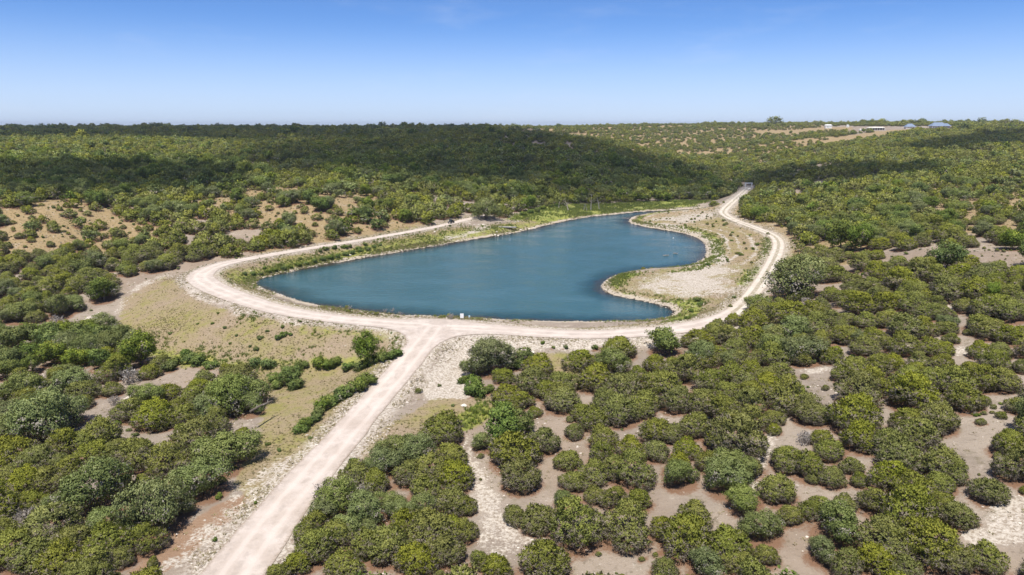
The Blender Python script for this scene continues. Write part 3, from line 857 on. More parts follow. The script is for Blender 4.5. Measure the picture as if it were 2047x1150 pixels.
KINDS = {}
def proto(kind, near, seed, lobes, nc, nl, leaf, shape, mat, twigs, trunk=None, spread=.035, skirt=.06, bark=None):
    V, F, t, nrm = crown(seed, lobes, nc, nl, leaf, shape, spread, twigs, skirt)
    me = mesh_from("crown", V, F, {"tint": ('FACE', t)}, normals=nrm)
    me.materials.append(mat)
    tm = None
    if trunk:
        mb = trunk; tm = bpy.data.meshes.new("trunk"); tm.from_pydata(mb.V, [], mb.F); tm.update(); tm.materials.append(bark or M_BARK)
    KINDS.setdefault((kind, near), []).append((me, tm))

for i in range(8):
    L = jun_lobes(100 + i, [1, .92, 1.1, 1, .85, 1.18, .95, 1.05][i])
    tg = [(l[0] * .9, l[1] * .9, l[2] + .03) for l in L[1:]]
    proto('juniper', 1, 10 + i, L, 900, 14, .0235, 'spray', M_JUN, .42, limbs(i, tg, .022, .10, 2), spread=.021)
for i in range(5):
    proto('juniper', 0, 40 + i, jun_lobes(140 + i, [1, .9, 1.1, 1.0, .85][i]), 110, 7, .072, 'spray', M_JUN, .16, spread=.045)
for i in range(5):
    L = oak_lobes(200 + i, [1.05, .95, 1.15, 1.0, 1.1][i])
    tg = [(l[0] * .95, l[1] * .95, l[2] + .02) for l in L[:9]]
    proto('oak', 1, 60 + i, L, 520, 24, .018, 'leaf', M_OAK, .22, limbs(50 + i, tg, .026, .16, 1 + i % 2), spread=.034, skirt=.05)
for i in range(4):
    proto('oak', 0, 80 + i, oak_lobes(240 + i), 80, 7, .062, 'leaf', M_OAK, .16, spread=.05)
for i in range(5):
    L = oak_lobes(300 + i, [1.25, 1.4, 1.1, 1.3, 1.15][i])
    tg = [(l[0] * .9, l[1] * .9, l[2]) for l in L[:8]]
    proto('elm', 1, 90 + i, L, 260, 22, .030, 'leaf', M_ELM, .05, limbs(80 + i, tg, .022, .22), spread=.045)
for i in range(4):
    proto('elm', 0, 110 + i, oak_lobes(340 + i, 1.25), 70, 7, .075, 'leaf', M_ELM, .06, spread=.06)
for i in range(4):
    r = random.Random(400 + i)
    L = [(r.uniform(-.28, .28), r.uniform(-.28, .28), r.uniform(.1, .34), r.uniform(.14, .24)) for _ in range(6)]
    tg = [(l[0], l[1], l[2] + .04) for l in L]
    proto('shrub', 1, 130 + i, L, 120, 18, .045, 'leaf', M_SHRUB, .05, limbs(90 + i, tg, .014, .06, 2), spread=.05, skirt=.02)
def bare(seed):
    """a dead or leafless bush: grey forked twigs"""
    r = random.Random(seed); mb = MB()
    for s in range(9):
        a = r.uniform(0, 6.3); q = r.uniform(.15, .42); h = r.uniform(.3, .62)
        p1 = Vector((q * .35 * math.cos(a), q * .35 * math.sin(a), h * .45)); p2 = Vector((q * math.cos(a), q * math.sin(a), h))
        mb.tube([(0, 0, -.03), p1, p2], [.018, .011, .004], 4)
        for k in range(7):
            b = p1.lerp(p2, r.random()); e = b + Vector((r.uniform(-.17, .17), r.uniform(-.17, .17), r.uniform(.0, .2)))
            mb.tube([b, e], [.006, .002], 3)
            for j in range(4):
                b2 = b.lerp(e, r.random()); mb.tube([b2, b2 + Vector((r.uniform(-.08, .08), r.uniform(-.08, .08), r.uniform(-.01, .1)))], [.004, .0015], 3, False)
    return mb
for i in range(3):
    mb = bare(500 + i); V = np.array(mb.V)
    tm = bpy.data.meshes.new("branches"); tm.from_pydata(mb.V, [], mb.F); tm.update(); tm.materials.append(M_GREYWOOD)
    V2, F2, t2, n2 = crown(510 + i, [(0, 0, .3, .33), (.15, .1, .4, .2), (-.18, -.05, .35, .2)], 70, 7, .05, 'spray', .06, 0, .05)
    V2 = V2.copy()
    me = mesh_from("twigs", V2, F2, {"tint": ('FACE', np.random.default_rng(i).random(len(F2)))})
    me.materials.append(M_DEAD)
    KINDS.setdefault(('bare', 1), []).append((me, tm))
# ------------------------------------------------------------------ surveyed plants: photo x, photo y of the crown's lower edge, crown width in photo pixels
SURVEY = {
'j': """1016 837 44,1069 835 27,1139 846 16,1149 880 39,1138 940 50,1029 943 105,1089 908 60,1124 828 66,1185 862 60,1238 855 85,1282 838 60,
1204 900 58,1260 920 55,1203 925 50,1310 925 60,1372 918 55,1313 890 70,1344 885 50,1225 965 60,1185 970 55,1266 980 80,1147 985 58,1354 955 60,1420 945 60,
1391 880 70,1354 828 70,1445 850 75,1488 840 70,1470 925 110,1432 905 60,1501 870 60,1546 872 30,1565 830 75,1615 850 60,1573 945 68,1613 962 65,1622 973 25,1554 1008 75,1504 957 40,
1043 985 85,1028 1052 55,1075 1070 75,1153 1103 104,1250 1100 96,1188 1010 45,1225 1018 50,1275 1020 60,1326 1080 60,1373 1118 110,1388 1055 60,1457 1130 95,1420 1115 60,
1529 1135 55,1479 1152 60,1579 1055 50,1622 1040 50,1091 1165 100,991 1165 64,1329 1165 60,1310 1113 12,1283 1124 12,
1626 852 65,1707 868 95,1720 905 85,1642 893 42,1811 868 65,1870 868 78,1924 828 78,1960 852 18,2033 830 40,2014 918 70,2034 970 78,1977 1010 68,
1776 920 80,1830 905 85,1877 962 90,1795 952 90,1908 970 45,1657 925 60,1663 973 55,1701 950 42,1717 975 32,1686 1026 40,1636 1030 48,1745 1030 60,1776 985 70,1823 1010 75,1877 990 60,
1913 1060 72,1880 1030 60,1814 1070 115,1772 1065 45,1864 1140 110,1967 1150 72,1908 1148 70,1760 1120 90,1792 1115 70,1745 1155 80,1690 1158 70,1808 1168 60,2046 992 20,
887 890 76,904 938 65,913 982 70,860 972 75,822 975 60,713 983 60,750 990 60,904 1035 70,932 1030 40,850 1000 60,863 1100 90,932 1090 45,904 1085 60,810 1070 60,776 1130 95,
675 1100 70,625 1085 60,635 1130 80,594 1152 60,688 1162 70,890 1135 75,832 1158 80,553 1168 40,730 1120 60,960 1140 40,
485 880 30,398 910 80,432 868 50,313 860 80,263 848 60,376 850 60,279 945 75,338 965 70,360 985 50,297 1112 60,204 905 80,238 912 45,169 915 70,135 915 65,194 935 70,225 930 50,
31 950 80,78 955 75,119 950 60,19 985 60,56 1000 75,100 990 70,138 970 60,22 1035 60,66 1035 60,110 1100 100,150 1130 90,31 1140 90,72 1155 90,216 1125 90,188 1155 70,244 1135 50,125 1162 80,10 1090 60,
452 748 30,1160 745 74,1235 724 86,1310 752 62,1190 785 90,1245 805 85,1120 790 70,1395 700 70,1440 690 60,1345 745 55,1365 770 75,1300 790 50,1330 800 85,1420 790 80,1405 740 60,1460 770 70,1275 765 40,1130 805 40,1290 825 60,1210 830 60,1490 790 70,1530 800 60,
1076 752 70,1013 810 58,1063 790 88,1120 820 72,1010 770 50,1090 800 60,1040 820 50,1162 845 50,1400 830 70,1500 810 60,1450 805 60,1545 795 55,
1584 606 32,1607 602 28,1592 532 32,1667 566 70,1707 575 55,1751 566 55,1650 545 50,1695 520 28,1726 525 35,1754 520 32,1795 537 42,1830 536 28,1817 547 22,1787 547 14,1695 503 25,1720 545 60,1770 550 40,
1579 652 80,1501 668 80,1639 628 50,1626 642 60,1698 615 65,1717 635 70,1657 660 62,1761 600 45,1798 588 90,1845 572 85,1877 570 50,1914 573 75,1955 575 70,1986 582 60,1895 605 90,1945 605 85,1992 592 45,2030 583 45,
1795 620 75,1761 630 60,1827 635 70,1858 642 60,1924 627 50,1986 635 90,2020 645 70,1895 670 42,1730 660 55,1776 658 65,1808 680 80,1845 675 50,1689 692 70,1745 692 55,1626 675 60,1980 680 70,1955 667 60,2017 692 65,2040 680 40,1936 672 20,
1861 712 65,1886 714 40,1805 715 70,1726 715 60,1645 722 50,1664 730 45,1548 700 70,1501 702 70,1454 692 60,1426 682 60,1705 765 82,1683 765 50,1751 755 65,1839 745 45,1883 740 45,1958 718 50,1995 720 55,1479 742 60,1432 730 60,1542 740 65,1557 762 60,1608 758 16,
1939 762 60,1964 786 72,2002 788 65,1986 745 70,2040 748 35,1532 770 60,1814 780 70,1861 785 70,1902 792 80,1714 817 82,1739 792 70,1792 795 60,1823 822 92,1780 745 60,1830 760 50,1600 700 60,1640 695 50,1570 690 50,
1855 605 50,1740 610 50,1840 600 60,1690 655 50,1880 640 40,2040 620 50,2035 560 60,1990 560 60,1930 545 60,1850 555 50,2020 600 45,1960 640 50,1770 700 50,1660 605 45,1740 580 40,1815 605 50,1485 690 50,1600 735 55,1560 725 50,1470 715 55,1510 735 50,1900 690 30,1500 760 60,1590 815 60,
1427 413 20,1447 443 9,1452 450 8,1460 615 9,1535 470 8,1620 530 40,1640 520 45,1665 530 45,1600 505 26,1615 515 30,330 862 46,356 828 45,388 815 50,340 800 40""",
'o': """791 925 74,829 935 75,769 955 70,860 897 45,735 960 45,675 1038 80,725 1068 80,800 1045 55,845 1042 60,650 1052 60,700 1088 70,738 1075 40,603 1082 40,782 1028 60,1547 251 24,1288 247 12,1306 247 9,1327 247 8,493 257 11,845 255 15,940 254 10,1412 247 12,
457 952 105,410 1003 95,454 838 92,507 832 52,200 1043 128,304 1078 128,360 1038 55,119 1038 60,82 897 122,135 858 75,30 888 70,219 1078 70,266 1082 60,348 925 35,490 818 92,440 820 70,420 845 60,
1360 983 70,1463 968 80,1454 998 82,1488 1032 70,1128 1017 40,1520 1092 86,1410 1167 70,1670 1092 100,1640 1132 58,1648 852 45,1764 1028 40,966 902 45,
979 752 95,945 754 52,1225 752 66,1583 602 112,1515 624 46,1582 690 76,1607 732 76,1548 722 60,1395 735 60,1465 740 50,1892 660 36,1940 590 40,1975 560 40,1718 690 40""",
'e': """1000 905 85,1038 882 55,1330 713 74,285 738 62,583 775 52,736 735 48,1892 545 70,1680 500 60,1720 505 50,1985 600 40,250 700 45,215 705 50,190 690 45,160 700 50,130 690 45,100 700 55,70 695 50,40 705 60,15 700 55,60 730 50,110 735 55,160 740 50,205 745 50,240 750 45,20 745 60,
1240 402 24,1285 404 22,1310 403 24,1218 403 16,1166 406 14,1150 408 14,1090 402 28,1060 418 30,1045 422 24,1265 403 22,1330 403 22""",
'b': """229 813 26,700 990 42,53 1068 52,66 1050 40,500 800 50,265 770 42,1607 893 36,968 742 40,900 640 14,115 655 30,1610 610 20,1700 575 24,1250 690 20,650 1010 50,335 1010 40,590 815 0,730 1000 40""",
's': """520 681 14,560 680 18,568 676 18,579 672 12,513 703 12,565 659 10,534 666 9,601 646 9,436 630 7,395 650 7,424 651 8,451 659 9,340 670 10,473 675 8,
735 775 40,718 784 40,700 793 40,682 804 40,664 814 40,648 826 38,634 838 32,628 852 34,612 862 34,598 872 32,
760 728 30,780 722 32,795 716 26,700 742 30,722 745 32,640 740 34,670 738 34,655 742 30,545 765 30,552 778 30,590 785 34,605 742 30,400 735 34,380 730 34,420 740 30,370 720 30,350 735 30,535 740 30,510 738 30,340 745 30,
945 775 36,954 797 46,940 790 34,1045 728 46,1030 740 40,1060 722 30,975 790 30,1000 760 34,925 770 24,880 850 14,905 815 10,878 775 9,1190 700 14,1130 700 12,1085 690 12,1105 698 10,
1400 612 14,1392 604 16,1370 640 12,1383 625 12,1468 598 9,1513 492 10,1505 500 9,1480 510 8,1370 452 7,1425 455 7,1448 452 8,1350 405 8,
490 552 12,505 553 14,520 550 14,535 547 14,550 545 14,565 541 14,580 538 14,595 534 14,612 530 14,628 527 14,645 523 14,660 520 14,675 516 14,690 513 14,705 509 14,720 505 13,735 502 13,748 497 12,640 505 12,650 502 14,670 500 14,690 498 14,715 500 12,530 540 10,560 532 10,600 520 10,700 496 12,730 492 12,760 492 10,
899 453 6,1100 415 12,1115 414 12,1075 425 16,1060 428 14,1045 432 14,1085 420 14,1130 412 10,500 695 9,460 690 7,1830 1010 14,1030 870 20,1290 950 16,560 905 12,535 895 12,620 880 10,430 1085 12,510 1010 10,705 928 14,1145 1010 14"""}
PLANTS = []       # kind, x, y, z, width m, depth, px, py, surveyed
ZONE_OPEN = [[(150,658),(240,578),(330,540),(420,520),(560,506),(650,498),(700,488),(800,473),(870,458),(930,441),(1000,434),(1030,438),(1050,420),(1110,410),(1300,403),(1400,400),(1440,400),(1488,372),(1506,376),(1470,412),(1480,436),(1560,462),(1602,500),(1560,545),(1530,560),(1512,620),(1490,655),(1400,676),(1220,705),(1180,740),(1060,760),(930,760),(920,830),(870,850),(790,880),(700,970),(600,1075),(530,1160),(270,1160),(330,1090),(430,1005),(520,950),(520,850),(540,790),(440,740),(330,737),(300,690),(232,668)]]
ZONE_BARE = [[(225,860),(250,840),(300,880),(350,890),(360,935),(330,940),(260,910)],[(218,840),(230,775),(262,790),(285,760),(300,770),(280,800),(255,815),(240,850)],
 [(300,755),(370,760),(360,785),(310,790)],[(150,650),(200,628),(240,610),(210,665),(165,665)],[(5,690),(60,640),(100,650),(60,680)],
 [(1640,284),(1700,270),(1830,257),(1832,264),(1745,278),(1640,290)],[(1500,264),(1700,254),(1700,261),(1520,271)],
 [(545,374),(590,380),(590,392),(550,390)],[(670,400),(720,395),(710,415),(660,418)],[(0,500),(100,495),(150,503),(130,512),(20,512)],
 [(1620,490),(1690,470),(1740,500),(1690,525),(1630,520)],[(1480,372),(1510,370),(1512,380),(1490,384)],[(1800,266),(1700,264),(1640,262),(1640,253),(1905,253),(1905,261),(1850,262)],[(1462,358),(1475,358),(1475,368),(1462,368)]]
ZONE_SPARSE = [[(0,425),(150,395),(235,440),(330,450),(330,490),(240,520),(0,520)],[(360,385),(540,365),(640,375),(750,392),(800,430),(760,470),(620,480),(560,440),(420,430)],[(1840,380),(2047,360),(2047,480),(1900,480)]]
ZONE_LEAFY = [[(0,320),(450,330),(560,370),(440,395),(330,400),(0,395)],[(560,330),(1000,300),(1400,350),(1450,395),(1100,405),(950,400),(700,370)],[(0,640),(240,640),(330,740),(0,760)],[(1620,470),(1760,440),(1780,500),(1640,500)]]
def in_poly(px, py, Q):
    c = np.zeros(px.shape, bool); n = len(Q)
    for i in range(n):
        ax, ay = Q[i]; bx, by = Q[(i + 1) % n]
        if ay == by: continue
        c ^= ((ay > py) != (by > py)) & (px < (bx - ax) * (py - ay) / (by - ay) + ax)
    return c
def any_poly(px, py, Z):
    r = np.zeros(px.shape, bool)
    for Q in Z: r |= in_poly(px, py, Q)
    return r
NAMES = {'j': 'juniper', 'o': 'oak', 'e': 'elm', 'b': 'bare', 's': 'shrub'}
for k, txt in SURVEY.items():
    rows = np.array([[float(v) for v in t.split()] for t in txt.replace("\n", "").split(",") if t.strip()])
    rows = rows[rows[:, 2] > 3]
    y0 = rows[:, 1] - .30 * rows[:, 2] * np.clip((rows[:, 1] - 250) / 900 * .62, .05, .6)
    x, y, z, d = hit(rows[:, 0], y0)
    for i in range(len(rows)):
        PLANTS.append((NAMES[k], x[i], y[i], z[i], rows[i, 2] * d[i] / F_PX * {'j': (1.22 if rows[i, 0] < 960 else 1.13) if rows[i, 1] > 790 else (1.0 if rows[i, 1] > 600 else .96), 'o': 1.15, 'e': 1.08}.get(k, 1.05), d[i], rows[i, 0], rows[i, 1], True))

# ---- woodland beyond the survey, sown on a jittered grid, thinner on the bare slopes
THICKETS = [[(1100,745),(1290,735),(1300,850),(1180,865),(1110,800)],[(1180,860),(1320,850),(1395,870),(1390,940),(1190,930)],[(1310,740),(1450,720),(1560,740),(1580,860),(1420,870),(1345,840)],[(1410,855),(1530,850),(1525,925),(1420,930)],
 [(1180,945),(1400,945),(1550,960),(1545,1050),(1420,1075),(1280,1070),(1185,1020)],[(1330,1040),(1470,1040),(1550,1100),(1550,1145),(1350,1145)],[(1630,1060),(1700,1050),(1830,1060),(1840,1145),(1640,1145)],[(1735,920),(1880,910),(1940,960),(1900,1060),(1760,1050)],
 [(1680,740),(1880,740),(1945,800),(1930,860),(1780,860),(1690,830)],[(1545,900),(1620,890),(1715,930),(1710,965),(1560,960)],[(1430,650),(1600,640),(1700,580),(1880,560),(1990,580),(2040,640),(2030,700),(1960,690),(1860,640),(1800,720),(1700,720),(1560,720),(1470,700)],
 [(560,1140),(640,1040),(760,930),(890,880),(935,960),(945,1060),(900,1145)],[(0,860),(200,870),(250,960),(370,1000),(300,1090),(180,1150),(0,1150)],[(330,860),(450,830),(510,880),(480,960),(400,960),(370,900)]]
def infill():
    r = np.random.default_rng(77)
    S = [(p[1], p[2], p[4]) for p in PLANTS if p[0] != 's']
    for Q in THICKETS:
        W_ = to_world(Q); lo, hi = W_.min(0), W_.max(0)
        gx, gy = [a.ravel() for a in np.meshgrid(np.arange(lo[0], hi[0], 2.6), np.arange(lo[1], hi[1], 2.6))]
        gx = gx + r.uniform(-1, 1, len(gx)); gy = gy + r.uniform(-1, 1, len(gy))
        z = ground(gx, gy); px, py, d = project(gx, gy, z); inside = in_poly(px, py, Q)
        for k in np.nonzero(inside)[0]:
            w = r.uniform(2.8, 5.2); A = np.array(S)
            if (np.hypot(A[:, 0] - gx[k], A[:, 1] - gy[k]) < .43 * (A[:, 2] + w)).any(): continue
            S.append((gx[k], gy[k], w))
            PLANTS.append(('juniper' if r.random() < .86 else 'oak', gx[k], gy[k], float(z[k]), w, d[k], px[k], py[k] , True))
infill()
def sow():
    r = np.random.default_rng(11)
    xs, ys = [], []
    for (lo, hi, st) in ((46, 420, 4.3), (420, 820, 5.0), (820, 1900, 6.3)):
        gy = np.arange(lo, hi, st)
        for y in gy:
            half = .86 * y + 30
            x = np.arange(-half, half, st)
            xs.append(x + r.uniform(-.5, .5, len(x)) * st * 1.1); ys.append(y + r.uniform(-.5, .5, len(x)) * st * 1.1)
    x = np.concatenate(xs); y = np.concatenate(ys)
    z = ground(x, y)
    px, py, d = project(x, y, z)
    dens = np.full(x.shape, .80)
    inf = (px > -10) & (px < 2057) & (py < 1165)
    clump = fbm(x, y, 26, 3)
    dens = np.where(clump < .36, dens * .45, dens)
    sp = any_poly(px, py, ZONE_SPARSE) & inf
    dens = np.where(sp, .55 + .4 * (clump > .48), dens)
    dens = np.where(d > 900, .42 + .5 * (clump > .46), dens)
    lf = any_poly(px, py, ZONE_LEAFY) & inf
    dens = np.where(lf, 1.0, dens)
    far = (d > 620) & (px > 1000) & (px < 1650)
    dens = np.where(far, np.where(clump < .46, .25, .62), dens)
    dens = np.where(inf & (px < 1000) & (d > 500) & (d < 880), np.maximum(dens, .92), dens)
    # surveyed ground is planted by hand
    hand = inf & (((px > 540) & (py > 640)) | ((px > 1560) & (py > 500)) | ((px <= 540) & (py > 868)))
    dens = np.where(hand, 0, dens)
    dens = np.where((any_poly(px, py, ZONE_OPEN) | any_poly(px, py, ZONE_BARE)) & inf, 0, dens)
    dens = np.where((sample(SDR, x, y) < 3.5) | (sample(SDW, x, y) < 5), 0, dens)
    # out of the frame at the near edge the bush simply goes on
    keep = r.random(len(x)) < dens
    for P in PLANTS:
        if P[3] is None: continue
    x, y, z, d, px, py, lf = (a[keep] for a in (x, y, z, d, px, py, lf))
    # keep clear of the surveyed crowns
    S = np.array([(p[1], p[2], p[4]) for p in PLANTS if p[0] != 's'])
    ok = np.ones(len(x), bool)
    for i in np.nonzero(y < 340)[0]:
        q = np.hypot(S[:, 0] - x[i], S[:, 1] - y[i])
        if (q < S[:, 2] * .42 + 1.0).any(): ok[i] = False
    x, y, z, d, px, py, lf = (a[ok] for a in (x, y, z, d, px, py, lf))
    wet = fbm(x + 300, y, 70, 3)
    u = r.random(len(x))
    kind = np.where(u < np.where(lf, .30, .04 + .10 * (wet > .5)), 'elm', np.where(u > np.where(lf, .78, .87), 'oak', 'juniper'))
    w = np.where(kind == 'juniper', r.uniform(3.6, 7.0, len(x)), np.where(kind == 'oak', r.uniform(4.5, 8.0, len(x)), r.uniform(4.0, 7.5, len(x))))
    w = np.where(any_poly(px, py, ZONE_SPARSE) & (kind == 'juniper'), r.uniform(1.0, 4.8, len(x)), w)
    w = w * np.where((d > 620) & (r.random(len(x)) < .05), r.uniform(1.4, 1.9, len(x)), 1)
    w = w * np.where(d > 820, 1.12, 1.0)
    w = np.where(lf & (d > 330), w * r.uniform(1.15, 1.6, len(x)), w)
    w = np.where((d > 620) & (px > 1040) & (px < 1720), w * .78, w)
    for i in range(len(x)):
        PLANTS.append((str(kind[i]), x[i], y[i], z[i], w[i], d[i], px[i], py[i], False))
sow()

# litter under near crowns
def lay_duff():
    for p in PLANTS:
        if p[0] in ('s', 'bare') or p[5] > 330: continue
        R = p[4] * .5 + 1.0
        i0, i1 = np.searchsorted(GX, [p[1] - R, p[1] + R]); j0, j1 = np.searchsorted(GY, [p[2] - R, p[2] + R])
        if i1 <= i0 or j1 <= j0: continue
        q = np.hypot(XX[j0:j1, i0:i1] - p[1], YY[j0:j1, i0:i1] - p[2])
        M_DUFF[j0:j1, i0:i1] = np.maximum(M_DUFF[j0:j1, i0:i1], np.clip(1.0 - (q - p[4] * .36) / (R - p[4] * .36 + 1e-6), 0, 1) * .8)
lay_duff()
build_ground(); build_roads(); build_water()

# ---- single plants: the 300 of each kind that show largest
LABELS = {'juniper': ("juniper_tree", "juniper"), 'oak': ("live_oak", "oak tree"), 'elm': ("green_tree", "tree"), 'shrub': ("green_shrub", "shrub"), 'bare': ("bare_bush", "bare bush")}
def plant_single(i, p, label, group):
    kind = p[0]
    me, tm = KINDS[(kind, 1)][(i * 7 + 3) % len(KINDS[(kind, 1)])]
    nm, cat = LABELS[kind]
    rr = random.Random(i * 31 + 5)
    o = empty(nm, (p[1], p[2], p[3] - .03), rr.uniform(0, 6.28))
    hs = {'juniper': rr.uniform(.66, .86) + (.08 if p[5] < 105 else 0), 'oak': rr.uniform(.85, 1.05), 'elm': rr.uniform(.95, 1.15), 'shrub': rr.uniform(.8, 1.15), 'bare': 1.0}[kind]
    if kind == 'elm' and p[8] and abs(p[6] - 736) < 1: hs = 1.45
    if kind == 'elm' and p[8] and abs(p[6] - 1330) < 1: hs = .78
    o.scale = (p[4] * rr.uniform(.86, 1.12), p[4] * rr.uniform(.86, 1.12), p[4] * hs)
    tag(o, label, cat, group)
    if kind == 'bare':
        obj("branches", tm, None, o); obj("twigs", me, None, o)
    else:
        if tm: obj("trunk", tm, None, o)
        obj("crown", me, None, o)
    return o

def scatter(name, label, cat, protos, pts, rot, scl, idx, kind="stuff"):
    """one object: geometry nodes put a plant mesh on each point"""
    me = bpy.data.meshes.new(name)
    me.vertices.add(len(pts)); me.vertices.foreach_set("co", np.asarray(pts, np.float32).ravel())
    for an, typ, v in (("rot", 'FLOAT_VECTOR', rot), ("scl", 'FLOAT_VECTOR', scl)):
        a = me.attributes.new(an, typ, 'POINT'); a.data.foreach_set("vector", np.asarray(v, np.float32).ravel())
    a = me.attributes.new("idx", 'INT', 'POINT'); a.data.foreach_set("value", np.asarray(idx, np.int32))
    o = obj(name, me)
    tree = bpy.data.node_groups.new(name, 'GeometryNodeTree')
    tree.interface.new_socket("Geometry", in_out='INPUT', socket_type='NodeSocketGeometry')
    tree.interface.new_socket("Geometry", in_out='OUTPUT', socket_type='NodeSocketGeometry')
    g = NG(tree)
    gi = g.new("NodeGroupInput"); go = g.new("NodeGroupOutput")
    m2p = g.new("GeometryNodeMeshToPoints"); g.l.new(gi.outputs[0], m2p.inputs[0])
    c = bpy.data.collections.new(name + "_kinds")
    for k, pm in enumerate(protos):
        po = bpy.data.objects.new("%s_%02d" % (name, k), pm); c.objects.link(po)
    ci = g.new("GeometryNodeCollectionInfo"); ci.inputs["Collection"].default_value = c
    ci.inputs["Separate Children"].default_value = True; ci.inputs["Reset Children"].default_value = True
    iop = g.new("GeometryNodeInstanceOnPoints")
    g.l.new(m2p.outputs[0], iop.inputs["Points"]); g.l.new(ci.outputs[0], iop.inputs["Instance"])
    iop.inputs["Pick Instance"].default_value = True
    na = g.new("GeometryNodeInputNamedAttribute", data_type='INT'); na.inputs["Name"].default_value = "idx"
    g.l.new(na.outputs["Attribute"], iop.inputs["Instance Index"])
    nr = g.new("GeometryNodeInputNamedAttribute", data_type='FLOAT_VECTOR'); nr.inputs["Name"].default_value = "rot"
    e2r = g.new("FunctionNodeEulerToRotation"); g.l.new(nr.outputs["Attribute"], e2r.inputs[0])
    g.l.new(e2r.outputs[0], iop.inputs["Rotation"])
    ns = g.new("GeometryNodeInputNamedAttribute", data_type='FLOAT_VECTOR'); ns.inputs["Name"].default_value = "scl"
    g.l.new(ns.outputs["Attribute"], iop.inputs["Scale"])
    g.l.new(iop.outputs[0], go.inputs[0])
    mod = o.modifiers.new("scatter", 'NODES'); mod.node_group = tree
    tag(o, label, cat, kind=kind)
    return o
LANDMARKS = [("the straight gravel road", [(470,1150),(660,905),(800,740),(850,690)]), ("the pale stony footpath", [(935,880),(950,960),(1000,1050),(1030,1100)]),
 ("the white rubble slope", [(880,780),(950,720),(1080,695),(1200,698)]), ("the grey clearing amid the junipers", [(1590,770),(1690,770)]), ("the wide bare clearing", [(1960,830),(1960,930)]),
 ("the reddish bare patch", [(1585,1080),(1600,1120)]), ("the narrow bare gap between juniper rows", [(1690,1000),(1740,1045)]), ("the stony ground in the bottom corner", [(1960,1090),(2047,1060)]),
 ("the pale strip between the junipers", [(1890,640),(1920,710)]), ("the two-rut track", [(1556,490),(1535,540),(1480,610)]), ("the dam crest road", [(1200,668),(1420,650)]),
 ("the small sandy clearing", [(270,895),(330,905)]), ("the lower left picture corner", [(0,1150)]), ("the left picture edge", [(0,950),(0,800)]), ("the grassy dam face", [(330,735),(450,735),(600,720)]),
 ("the pale rock chute", [(225,650),(250,580),(320,545)]), ("the tan bare hillside", [(560,400),(700,410)]), ("the bare slope on the far left", [(30,480),(180,490)]), ("the track along the left bank", [(500,515),(700,484),(900,446)]),
 ("the big spreading oak", [(970,425)]), ("the green far shore", [(1100,415),(1350,402)]), ("the white gate frame", [(1495,368)]), ("the ridge houses", [(1740,252),(1880,248)]), ("the tree-lined horizon", [(0,252),(1500,248)]),
 ("the pale bare spit", [(1300,570),(1450,560)]), ("the left bank shoreline", [(520,556),(760,500)]), ("the bottom picture edge", [(850,1150),(1300,1150)]), ("the right picture edge", [(2047,560),(2047,700)]), ("the white path left of centre right woods", [(1540,880),(1500,990)])]
LANDMARKS[-1] = ("the white winding path among the junipers", [(1555,860),(1500,990)])
ORD = ["nearest", "second nearest", "third nearest", "fourth nearest", "fifth nearest", "sixth nearest", "seventh nearest", "eighth nearest", "ninth nearest", "tenth nearest", "eleventh nearest", "twelfth nearest"]
def ordinal(n):
    if n < len(ORD): return ORD[n]
    n += 1
    return "%d%s nearest" % (n, "th" if 10 <= n % 100 <= 20 else {1: "st", 2: "nd", 3: "rd"}.get(n % 10, "th"))
def seg_near(px, py, L):
    best = None
    for i in range(max(1, len(L) - 1)):
        ax, ay = L[i]; bx, by = L[min(i + 1, len(L) - 1)]
        dx, dy = bx - ax, by - ay
        t = 0 if dx == dy == 0 else max(0, min(1, ((px - ax) * dx + (py - ay) * dy) / (dx * dx + dy * dy)))
        q = (px - ax - t * dx, py - ay - t * dy)
        if best is None or math.hypot(*q) < math.hypot(*best): best = q
    return best
def label_plants(kind, single):
    groups = {}
    for i, p in enumerate(single):
        best = None
        for nm, L in LANDMARKS:
            q = seg_near(p[6], p[7], L); dd = math.hypot(q[0], q[1] * 1.4)
            if best is None or dd < best[0]: best = (dd, nm, q)
        dd, nm, q = best
        side = ("right of" if q[0] > 0 else "left of") if abs(q[0]) > abs(q[1]) * 1.3 else ("in front of" if q[1] > 0 else "behind")
        if "picture edge" in nm or "picture corner" in nm: side = "near"
        groups.setdefault((nm, side), []).append((dd, i, p))
    words = {}
    noun = {'juniper': "round olive juniper", 'oak': "grey-green live oak", 'elm': "bright leafy tree", 'shrub': "low green shrub", 'bare': "grey leafless bush"}[kind]
    for (nm, side), L in groups.items():
        L.sort(key=lambda t: t[0])
        for r, (dd, i, p) in enumerate(L):
            w = p[4]
            size = "broad" if w > 7.5 else "large" if w > 6 else "mid-sized" if w > 4 else "small" if w > 1.8 else "tiny"
            if kind in ('shrub', 'bare'): size = "large" if w > 3.5 else "small" if w > 1.5 else "tiny"
            nn = noun.replace("round ", "") if size == "tiny" else noun
            words[i] = "%s %s %s %s, %s" % (size, nn, side, nm, ordinal(r))
    for i, p in enumerate(single):
        plant_single(i, p, words[i], {'juniper': "junipers round the lake", 'oak': "live oaks round the lake", 'elm': "leafy trees round the lake", 'shrub': "green shrubs round the lake", 'bare': "bare bushes round the lake"}[kind])

